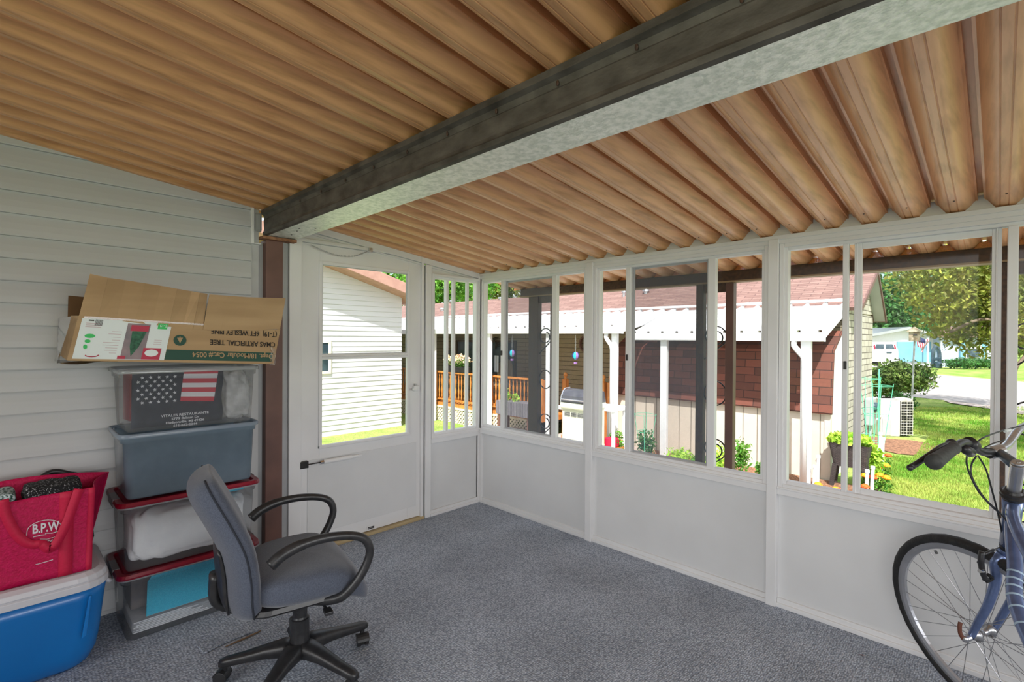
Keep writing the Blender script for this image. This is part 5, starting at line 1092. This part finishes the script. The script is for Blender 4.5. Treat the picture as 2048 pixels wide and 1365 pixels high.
# grill
p = at(1150, 860, 3.02); gr = thing('barbecue_grill', 'beige and black gas grill on the patio outside the window nearest the corner', 'grill', (p.x, 3.1, GZ+.012))
gx0 = at(1124, 860, 3.0).x; gx1 = at(1176, 860, 3.0).x; zt_ = at(1140, 806, 3.0).z; zl = at(1140, 779, 3.1).z
M['beige'] = pm('beige_enamel', srgb(196,198,176), srgb(204,206,186), rough=.4)
G().box(gx0, gx1, 3.0, 3.42, GZ+.06, zt_-.02).build('cabinet', M['beige'], gr, bevel=.01)
G().box(gx0-.02, gx1+.02, 2.96, 3.45, zt_-.09, zt_).build('control_panel', M['beige'], gr, bevel=.02)
G().prism([(2.97, zt_+.0), (2.99, zt_+.10), (3.06, zl-.01), (3.16, zl+.01), (3.40, zl-.02), (3.45, zt_)], 'x', gx0-.01, gx1+.01).build('lid', pm('dark_grill_lid', srgb(62,62,70), srgb(78,78,84), rough=.3), gr, bevel=.012)
G().tube([(gx0+.03, 2.945, zt_+.05), (gx1-.03, 2.945, zt_+.05)], .010, n=8).build('handle', M['alu'], gr)
G().tube(spline([(gx0-.012, 2.975, zt_), (gx0-.012, 3.0, zt_+.1), (gx0-.012, 3.07, zl), (gx0-.012, 3.2, zl+.015)], 4), .009, n=6).build('lid_trim', M['alu'], gr)
for zr0 in (zt_-.20, zt_-.62):
    for c_ in range(4): G().box(gx0+.05+c_*.12, gx0+.15+c_*.12, 2.993, 3.002, zr0, zr0+.06).build('vent_slots', brick_mat('vent_pattern', (.35,.36,.31), (.35,.36,.31), (.04,.04,.04), .2, .016, .006, ax=('X','Z'), off=0), gr)
G().box(gx0-.28, gx0-.02, 3.05, 3.38, zt_-.13, zt_-.10).build('side_shelf', M['awn'], gr, bevel=.005)
for a in (gx0+.05, gx1-.05):
    for b in (3.04, 3.38): G().cyl((a-.015, b, GZ+.045), (a+.015, b, GZ+.045), .035, n=12).build('wheel', M['black'], gr)
# grey ribbed planter on legs in front of the lattice
xa, xb = at(991, 805, 3.7).x, at(1058, 805, 3.7).x; zt_ = at(1020, 805, 3.7).z; zb_ = at(1020, 832, 3.7).z
gp = thing('raised_planter', 'grey ribbed raised planter box with small green plants by the lattice', 'planter', ((xa+xb)/2, 3.85, GZ+.012))
g = G(); n_ = 22; vsq = []
g.box(xa, xb, 3.72, 4.02, zb_, zt_); 
for k in range(n_): x = xa+(xb-xa)*(k+.5)/n_; g.box(x-.009, x+.009, 3.705, 3.722, zb_, zt_)
g.build('box', M['wickergrey'] if 'wickergrey' in M else pm('grey_resin', srgb(112,108,114), srgb(124,120,126), rough=.6), gp)
for x in (xa+.05, xb-.05):
    for y in (3.76, 3.98): G().box(x-.03, x+.03, y-.03, y+.03, GZ+.012, zb_).build('leg', M['brown'], gp)
leaves('foliage', [((xa+.14, 3.87, zt_+.08), (.09, .08, .12)), ((xa+.36, 3.87, zt_+.06), (.09, .08, .10))], 220, .05, M['lettuce'], gp, 9)
g = G().box((xa+xb)/2-.25, (xa+xb)/2+.25, 3.72, 4.0, GZ+.012, GZ+.19); tag(g.build('storage_crate', M['concrete'], bevel=.01), 'pink tan block step under the grey raised planter', 'block')
# plants & table right of the grill
p = at(1229, 805, 3.6); pt = thing('patio_table', 'white plastic side table with items on the patio', 'table', (p.x, 3.6, GZ+.012)); zt_ = at(1210, 815, 3.6).z
G().box(p.x-.25, p.x+.12, 3.4, 3.8, zt_-.03, zt_+.03).build('top', M['awn'], pt, bevel=.015)
for a, b in ((-.2, 3.45), (.08, 3.45), (-.2, 3.75), (.08, 3.75)): G().box(p.x+a-.02, p.x+a+.02, b-.02, b+.02, GZ+.012, zt_-.03).build('leg', M['awn'], pt)
tag(G().box(p.x-.08, p.x+.10, 3.45, 3.6, GZ+.28, GZ+.42).build('bucket', M['labelred'], bevel=.02), 'red tub under the white patio table', 'tub')
struct(G().box(p.x-.12, p.x+.14, 3.40, 3.66, GZ+.012, GZ+.28).build('trim_54', M['cedar'])); 
# ---- shed
sd = thing('garden_shed', 'tan board shed with red shingled barn roof under the white awning', 'shed', (-.1, 5.3, GZ))
g = G().box(-1.78, 1.55, 4.93, 5.85, GZ, .46); 
g.build('wall', M['shedwall'], sd)
g = G(); x = -1.6
while x < 1.5: g.box(x, x+.010, 4.926, 4.932, GZ, .43); x += .203
g.build('board_groove', pm('groove', srgb(130,120,106), rough=.8), sd)
g = G().prism([(4.93, GZ), (4.93, .45), (5.00, 1.25), (5.42, 1.50), (5.80, 1.50), (5.80, GZ)], 'x', 1.55, 1.57); g.build('gable_end', M['stonewhite'], sd)
g = G().box(1.50, 1.575, 4.915, 4.99, GZ, .42); g.build('corner_board', M['shedwall'], sd)
g = G().prism([(4.86, .405), (4.85, .425), (4.95, 1.27), (5.47, 1.54), (5.47, 1.51), (4.985, 1.25), (4.89, .405)], 'x', -1.82, 1.60); g.build('roof', M['shingle_r'], sd)
# ---- garden in front of the shed: plants, cage, stakes
for i, (px, py, y, r_, h_, mt, lb_) in enumerate([(1292,905,3.9,.17,.34,'leafdark','bushy tomato plant in front of the shed wall'),(1232,885,3.6,.14,.26,'leaf','loose leafy plant with orange blooms beside the white downspout'),(1362,915,3.9,.22,.15,'lettuce','low broad leafed plant below the middle window'),(1405,925,3.9,.16,.12,'leaf','small leafy plant left of the brown double post'),(1440,925,3.7,.16,.28,'lettuce','yellow green climbing plant behind the iron scroll'),(1482,920,3.9,.13,.32,'leaf','tall airy plant right of the brown double post'),(1524,945,3.9,.08,.16,'leaf','small plant at the right end of the middle window')]):
    b_ = at(px, py, y); c = Vector((b_.x, y, GZ+h_*.5+.06+max(0, b_.z-GZ)*.45)); t = thing('garden_plant', lb_, 'plant', (c.x, y, GZ+.022))
    leaves('foliage', [(tuple(c), (r_, r_*.8, h_*.75))], 420, .055, M[mt], t, 20+i, shell=.2)
    G().tube(spline([(c.x, y, GZ+.02), (c.x+.02, y, c.z)], 3), .006, n=5).build('stem', M['leaf'], t)
    if i in (1,): leaves('blossoms', [(tuple(c), (r_, r_, h_*.5))], 14, .05, M['orange'], t, 60)
def cage(px, y, label, r_=.16, h_=1.1, x=None):
    X = x if x is not None else at(px, 900, y).x; t = thing('tomato_cage', label, 'plant cage', (X, y, GZ+.02))
    for k in range(4): a = k*PI/2+.4; G().tube([(X+.05*math.cos(a), y+.05*math.sin(a), GZ+.02), (X+r_*math.cos(a), y+r_*math.sin(a), GZ+h_)], .004, n=5).build('stake', M['wire'], t)
    for f_ in (.35, .65, .98): rr = .05+(r_-.05)*f_; G().tube([(X+rr*math.cos(a*PI/10), y+rr*math.sin(a*PI/10), GZ+h_*f_) for a in range(20)], .003, n=4, closed=True).build('hoop', M['wire'], t)
cage(1290, 3.9, 'wire cage round the bushy tomato plant', h_=.78); cage(1752, 5.9, 'tall green wire plant cage beside the wicker planter', r_=.20, h_=1.28); cage(1735, 6.3, 'green wire plant cage nearest the brick wall', r_=.16, h_=1.35)
g = G().tube([(at(1757, 850, 5.75).x, 5.75, GZ), (at(1757, 850, 5.75).x, 5.75, 1.0)], .008, n=6); tag(g.build('garden_stake', M['wire']), 'single green garden stake in front of the air conditioner', 'stake')
for i, (px, py, ptop, y, lb_) in enumerate([(1630,976,932,4.35,'short white pipe stake left of the wicker planter, the lower one'),(1637,976,912,4.45,'white pipe stake left of the wicker planter, the taller one'),(1735,990,941,4.35,'white pipe stake at the left of the front pair by the marigolds'),(1746,990,934,4.45,'white pipe stake at the right of the front pair by the marigolds'),(1755,950,892,5.2,'white pipe stake in the middle of the row beside the marigolds'),(1761,945,866,5.6,'tallest white pipe stake beside the marigolds'),(1766,940,876,5.75,'white pipe stake furthest right beside the marigolds')]):
    zt_ = at(px, ptop, y).z; X = at(px, 900, y).x; t = thing('pipe_stake', lb_, 'stake', (X, y, GZ), group='white pipe stakes')
    G().cyl((X-.01, y, GZ), (X, y, zt_), .019, n=10).build('pipe', M['pvc'], t, smooth=False); G().cyl((X, y, zt_-.03), (X, y, zt_+.006), .024, n=10).build('cap', M['pvc'], t)
rnd = random.Random(8)
for i in range(16):
    px = 1732+(i % 4)*14+rnd.uniform(-2, 2); py = 915+(i//4)*20+rnd.uniform(-3, 3)
    if i > 12: px = [1636, 1672, 1680][i-13]; py = [972, 982, 985][i-13]
    p = on(px, py, 2, GZ+.22); t = thing('marigold', ('orange marigold' if i % 3 else 'red orange marigold')+' in the flower bed beside the white stakes', 'flower', (p.x, p.y, GZ+.02), group='orange marigolds' if i % 3 else 'red marigolds')
    leaves('leaves', [((p.x, p.y, GZ+.12), (.08, .08, .10))], 60, .045, M['leaf'], t, 100+i, shell=.2)
    g = G(); g.ball((p.x, p.y, GZ+.235), .042, .042, .028, n=7)
    for k in range(12): a = k*PI/6; g.ball((p.x+.035*math.cos(a), p.y+.035*math.sin(a), GZ+.228), .016, .016, .010, n=4)
    g.build('bloom', M['orange'] if i % 3 else M['redor'], t, smooth=True)
# wicker planter with lettuce
xa, xb = at(1657, 890, 4.60).x, at(1738, 890, 4.60).x; zt_ = at(1690, 889, 4.60).z; zb_ = at(1690, 936, 4.60).z
wk = thing('wicker_planter', 'tall brown wicker planter full of lettuce at the shed corner', 'planter', ((xa+xb)/2, 4.74, GZ+.022))
g = G(); tp_ = .045; rshell(g, [(zb_, xa+tp_, xb-tp_, 4.60+tp_, 4.86-.01, .03), (zt_-.02, xa, xb, 4.60, 4.88, .03), (zt_, xa-.008, xb+.008, 4.592, 4.888, .03)]); g.build('basket', M['wicker'], wk)
for x in (xa+.06, xb-.06):
    for y in (4.66, 4.82): G().bar((x, y, zb_+.02), (x+(-.035 if x < (xa+xb)/2 else .035), y, GZ+.022), .05, .05, up=(0,1,0)).build('leg', M['wicker'], wk)
leaves('lettuce', [(((xa+xb)/2, 4.74, zt_+.05), ((xb-xa)*.52, .15, .08))], 900, .09, M['lettuce'], wk, 33, shell=.3, asp=.9)
leaves('garden_plant', [((at(1745, 905, 5.0).x, 5.0, GZ+.33), (.13, .12, .26))], 420, .08, M['lettuce'], None, 34, shell=.2, asp=.8); tag(bpy.context.scene.objects[-1] if False else [o for o in COL.objects if o.name.startswith('garden_plant') and o.type == 'MESH'][-1], 'light green leafy plant between wicker planter and white stakes', 'plant')
# ---- air conditioner
a_, b_ = at(1763, 870, 9.4), at(1824, 870, 9.75); ac = thing('air_conditioner', 'white outdoor air conditioning unit on the lawn beside the brick wall', 'air conditioner', ((a_.x+b_.x)/2, 9.6, GZ))
zt_ = dep(1790, 797, 9.9).z; A0 = Vector((1.515, 9.30, 0)); B0 = A0+Vector((.40, .34, 0)); d_ = (B0-A0).normalized(); n_ = Vector((-d_.y, d_.x, 0))
def obox(g, s0, s1, t0, t1, z0, z1):
    c = [A0+d_*s+n_*t for s in (s0, s1) for t in (t0, t1)]; v = [(q.x, q.y, z) for q in c for z in (z0, z1)]
    return g.add(v, [(0,1,3,2),(4,6,7,5),(0,4,5,1),(2,3,7,6),(0,2,6,4),(1,5,7,3)])
M['acw'] = pm('ac_cream', srgb(214,208,196), srgb(224,218,206), rough=.5)
obox(G(), 0, .37, 0, .30, GZ, zt_).build('casing', M['acw'], ac, bevel=.02); obox(G(), .37, .60, .01, .29, GZ+.03, zt_-.05).build('coil', M['blackmetal'], ac); obox(G(), .0, .61, 0, .30, zt_-.05, zt_).build('top', M['acw'], ac, bevel=.015)
g = G()
for k in range(13): z = GZ+.05+k*(zt_-GZ-.11)/12; obox(g, .37, .61, -.004, .0, z-.004, z+.004)
for k in range(5): s = .38+k*.055; obox(g, s-.003, s+.003, -.006, -.001, GZ+.03, zt_-.05)
g.build('grille', M['acw'], ac); obox(G(), .02, .19, -.012, 0, GZ+.03, GZ+.36).build('service_panel', M['grey_trim'], ac, bevel=.005)
g = G().tube(spline([A0+Vector((.02,-.02,GZ+.42)), A0+Vector((-.1,-.15,GZ+.3)), A0+Vector((-.3,-.3,GZ+.12)), A0+Vector((-.55,-.4,GZ+.1))], 5), .014, n=7); g.build('hose', M['acw'], ac, smooth=True)
mt_ = thing('utility_meter', 'grey utility meter and pipes on the brick wall', 'meter', (1.62, 7.2, GZ+.5)); G().box(1.60, 1.72, 7.05, 7.35, .0, .45).build('box', M['grey_trim'], mt_, bevel=.02); G().cyl((1.66, 7.2, GZ), (1.66, 7.2, .0), .025).build('pipe', M['grey_trim'], mt_); G().cyl((1.72, 7.2, .3), (1.78, 7.2, .3), .08, n=16).build('dial', M['dglass'], mt_)
# ---- shrubs behind the air conditioner
def shrub(name, label, px, py0, py1, D, rx, n, mat, sz, seed, trunk=True):
    c0, c1 = dep(px, py0, D), dep(px, py1, D); cz = (c0.z+c1.z)/2; rz_ = (c0.z-c1.z)/2
    t = thing(name, label, 'shrub', (c0.x, c0.y, GZ)); rnd = random.Random(seed)
    bl = [((c0.x+Rv.x*rx*.65*k, c0.y+Rv.y*rx*.65*k, cz+rz_*.22*rnd.uniform(-1, 1)-abs(k)*rz_*.15), (rx*.5, rx*.5, rz_*rnd.uniform(.7, .95))) for k in (-1, -.5, 0, .5, 1)]
    leaves('foliage', bl, n, sz, mat, t, seed, shell=.35)
    if trunk: G().tube([(c0.x, c0.y, GZ), (c0.x+.05, c0.y, cz)], [.05, .02], n=6).build('stem', M['bark'], t)
shrub('spreading_shrub', 'spreading evergreen shrub beside the brick wall corner', 1792, 716, 792, 12.4, .80, 6500, M['shrub'], .10, 41)
shrub('spreading_shrub', 'low dark shrub right behind the air conditioner', 1792, 782, 826, 11.8, .42, 1800, M['leafdark'], .07, 42)
# birdhouse on a pole, flag
P0 = on(1823, 797, 2, GZ); D0 = (P0-CP).dot(Fv); D0 = 10.8; X0b = dep(1822, 797, D0); PT = dep(1829, 682, D0)
bh = thing('birdhouse', 'weathered birdhouse on a thin tall pole at the edge of the lawn', 'birdhouse', (X0b.x, X0b.y, GZ))
G().tube([(X0b.x, X0b.y, GZ), (PT.x, PT.y, PT.z)], .018, n=6).build('pole', M['grey_trim'], bh)
M['weath'] = pm('weathered_wood', srgb(150,130,105), srgb(205,195,175), rough=.9, scale=14)
G().box(PT.x-.09, PT.x+.09, PT.y-.09, PT.y+.09, PT.z, PT.z+.20).build('box', M['weath'], bh); g = G().prism([(PT.x-.14, PT.z+.19), (PT.x, PT.z+.30), (PT.x+.14, PT.z+.19)], 'y', PT.y-.13, PT.y+.13); g.build('roof', M['weath'], bh); G().cyl((PT.x+.02, PT.y-.095, PT.z+.11), (PT.x+.02, PT.y-.088, PT.z+.13), .035, n=10).build('entrance', M['black'], bh)
FP = dep(1842, 672, 11.2); fl = thing('flag', 'small stars and stripes flag hanging on a tilted staff', 'flag', tuple(FP))
FA, FB = dep(1838, 668, 11.2), dep(1860, 676, 11.2)
def flagp(u, v):
    a = dep(1840, 674, 11.2); b = dep(1859, 682, 11.2); c = dep(1836, 694, 11.2); d = dep(1848, 706, 11.2); q = a.lerp(b, u).lerp(c.lerp(d, u), v); return tuple(q+Fv*.05*math.sin(6*u+3*v))
for k in range(13):
    u0_, u1_ = k/13, (k+1)/13; g = G(); g.surf(lambda u, v: flagp(u0_+(u1_-u0_)*u, v), 2, 8); g.build('stripe', M['flagred'] if k % 2 == 0 else M['flagwhite'], fl)
g = G(); g.surf(lambda u, v: tuple(Vector(flagp(u*.5, v*.42))-Fv*.02), 4, 4); g.build('canton', pm('flag_blue', srgb(40,50,90), rough=.8), fl)
G().tube([dep(1828, 690, 11.2), dep(1840, 668, 11.2)], .012, n=5).build('staff', M['alu'], fl); 
# ---- far house, van, hedge
fh = thing('blue_house', 'pale blue house with white gable and blue garage door across the street', 'house', tuple(dep(1860, 730, 36)))
def fq(name, pts, D, mat, parent=None, off=0, th=.12):
    g = G(); f_ = [dep(x, y, D-off) for x, y in pts]; b_ = [p+Fv*th for p in f_]; n_ = len(f_); g.add([tuple(p) for p in f_+b_], [tuple(range(n_)), tuple(range(n_, 2*n_))[::-1]]+[(i, n_+i, n_+(i+1) % n_, (i+1) % n_) for i in range(n_)]); return g.build(name, mat, parent or fh)
fq('gable_wall', [(1700,740),(1700,676),(1736,676),(1820,658),(1885,676),(1885,740)], 37, M['awn'], th=6)
fq('garage_door', [(1795,725),(1795,684),(1862,684),(1862,725)], 37, M['door_blue'], off=.1)
g = fq('roof', [(1700,677),(1820,654),(1888,672),(1888,676),(1820,659),(1700,682)], 37, M['alu'], off=.6, th=7)
fq('side_wall', [(1878,735),(1878,676),(2030,676),(2030,735)], 36.5, M['paleblue'], th=6); fq('roof', [(1870,674),(1880,655),(2040,650),(2040,678)], 36, M['shingle'], th=.3)
fq('porch_post', [(1882,735),(1882,676),(1885,676),(1885,735)], 36.3, M['awn']); fq('porch_post', [(1856,735),(1856,676),(1858,676),(1858,735)], 36.3, M['awn'])
w_ = fq('window', [(1932,717),(1932,689),(1963,689),(1963,717)], 36.5, M['awn'], off=.15); fq('pane', [(1935,715),(1935,698),(1960,698),(1960,715)], 36.5, M['dglass'], w_, off=.2)
fq('shutter', [(1921,715),(1921,682),(1931,682),(1931,715)], 36.5, M['door_blue'], off=.15); fq('shutter', [(1964,715),(1964,682),(1974,682),(1974,715)], 36.5, M['door_blue'], off=.15)
pp = dep(1886, 694.5, 36.3); text('55', 'lettering', .36, M['black'], tuple(pp), Rv, (0, 0, 1), fh, ext=.01)
ab = thing('garden_arbor', 'dark arched arbor standing in front of the blue house', 'arbor', tuple(dep(1872, 735, 35)))
g = G(); 
for q in ([(1865,735),(1866,706),(1869,697),(1872,693)], [(1879,735),(1879,710),(1876,698),(1873,694)], [(1866,720),(1880,717)]): g.tube(spline([dep(x, y, 35) for x, y in q], 4), .12, n=6)
g.tube([dep(1866, 732, 35), dep(1879, 731, 35)], .28, n=6); g.build('frame', M['dglass'], ab)
vn = thing('van', 'white van parked in the driveway across the street', 'van', tuple(dep(1770, 727, 33)))
fq('body', [(1744,722),(1745,700),(1749,688),(1753,685),(1786,685),(1791,688),(1796,700),(1797,722)], 33, M['awn'], vn, th=2.8); fq('window', [(1750,698),(1753,689),(1768,689),(1768,698)], 33, M['dglass'], vn, off=.03); fq('window', [(1772,698),(1772,689),(1785,689),(1789,698)], 33, M['dglass'], vn, off=.03)
fq('tail_light', [(1748.5,699),(1748.5,692),(1750.5,690),(1750.5,699)], 33, M['labelred'], vn, off=.05); fq('tail_light', [(1790,698),(1789,690),(1791,692),(1792.5,698)], 33, M['labelred'], vn, off=.05); fq('number_plate', [(1774,707),(1774,703.5),(1784,703.5),(1784,707)], 33, M['dglass'], vn, off=.05, th=.05); fq('bumper', [(1745,724),(1745,717),(1796,717),(1796,724)], 33, M['grey_trim'], vn, off=.1)
for px in (1752, 1790): p = dep(px, 723, 33.4); G().cyl(p-Rv*.12, p+Rv*.12, .32, n=14).build('wheel', M['rubber'], vn)
hg = thing('hedge', 'clipped dark green hedge in front of the blue house', 'hedge', tuple(dep(1930, 735, 34)))
c = dep(1932, 727, 34); leaves('foliage', [((c.x+Rv.x*k, c.y+Rv.y*k, c.z), (.8, .8, .33)) for k in (-.7, 0, .8, 1.6, 2.4)], 3200, .16, M['leafdark'], hg, 51, shell=.5)
# ---- trees
def tree(name, label, blobs, n, sz, mat, seed, base, cr, branches=(), extra=()):
    t = thing(name, label, 'tree', (base.x, base.y, GZ)); bl = [(tuple(dep(px, py, D)), (r_, r_, rz_)) for px, py, D, r_, rz_ in blobs]+list(extra)
    leaves('foliage', bl, n, sz, mat, t, seed, shell=.45)
    G().tube(spline([(base.x, base.y, GZ), (base.x+.1, base.y, GZ+1.6), tuple(cr)], 4), [.22, .2, .18, .16, .14, .12, .1, .08, .06], n=8).build('trunk', M['bark'], t, smooth=True)
    for q in branches: G().tube(spline([dep(*p) for p in q], 5), .035, n=6).build('branch', M['bark'], t, smooth=True)
    return t
tree('maple_tree', 'large tree with yellow green leaves filling the upper right window', [(1880,560,12,1.1,.8),(1960,600,12,1.2,.9),(1900,650,12.5,.75,.55),(2010,560,12,1.2,.9),(1960,680,12,.75,.42),(1850,600,13,.55,.45),(2050,640,12,1.3,1.0),(1940,520,12,1.4,.7),(2060,520,13,1.6,1.0),(1830,530,13,.6,.5)], 24000, .125, M['leafyel'], 61, on(2110, 850, 2, GZ), dep(2050, 600, 12), branches=[[(2110,720,12),(2060,690,11.8),(2020,650,11.6),(1960,640,11.5),(1900,665,11.8)],[(2110,600,12),(2050,590,11.8),(2000,620,11.5)],[(2100,640,12),(2060,700,11.5),(2036,730,11.3),(2030,745,11.3)]], extra=[((4.9,7.6,4.0),(1.3,1.3,.7)),((6.3,8.2,4.4),(1.5,1.5,.8)),((3.9,8.8,4.6),(1.0,1.0,.6))])
tree('shade_tree', 'deep green tree rising behind the blue house', [(1790,600,52,3.5,3.0),(1760,640,52,4,2.6),(1810,650,52,3.0,1.6),(1780,575,52,1.9,1.5)], 7000, .5, M['leafdark'], 62, dep(1790, 700, 52), dep(1790, 640, 52))
tree('shade_tree', 'blue green tree behind the yellow green maple', [(1868,565,56,2.4,2.6),(1910,600,56,3.6,2.8),(1876,640,56,2.4,1.6),(1960,570,56,5,4),(2040,600,56,5,4.4)], 9000, .5, M['leafdark'], 63, dep(1950, 700, 56), dep(1950, 600, 56))
for i, (px, lb_) in enumerate([(880,'bright green tree above the neighbour roof at the left side window'),(935,'green tree behind the roof, right side of the side window'),(1000,'leafy tree top above the roof by the corner window'),(810,'green tree seen past the white house gable')]):
    D_ = 25+i*3.5; tree('garden_tree', lb_, [(px, 575, D_, 1.5, 1.2), (px-24, 562, D_, 1.2, 1.2), (px+24, 570, D_, 1.2, .9)], 3000, .24, M['leaf'] if i != 2 else M['leafyel'], 70+i, Vector((dep(px, 600, D_).x, dep(px, 600, D_).y, 0)), dep(px, 585, D_))
g = G(); p = dep(2034, 730, 18)
tree('shade_tree', 'distant green trees along the street at the right edge', [(2050,640,75,7,8),(2100,620,75,8,8)], 4000, .75, M['leaf'], 81, dep(2050, 695, 75), dep(2050, 650, 75))
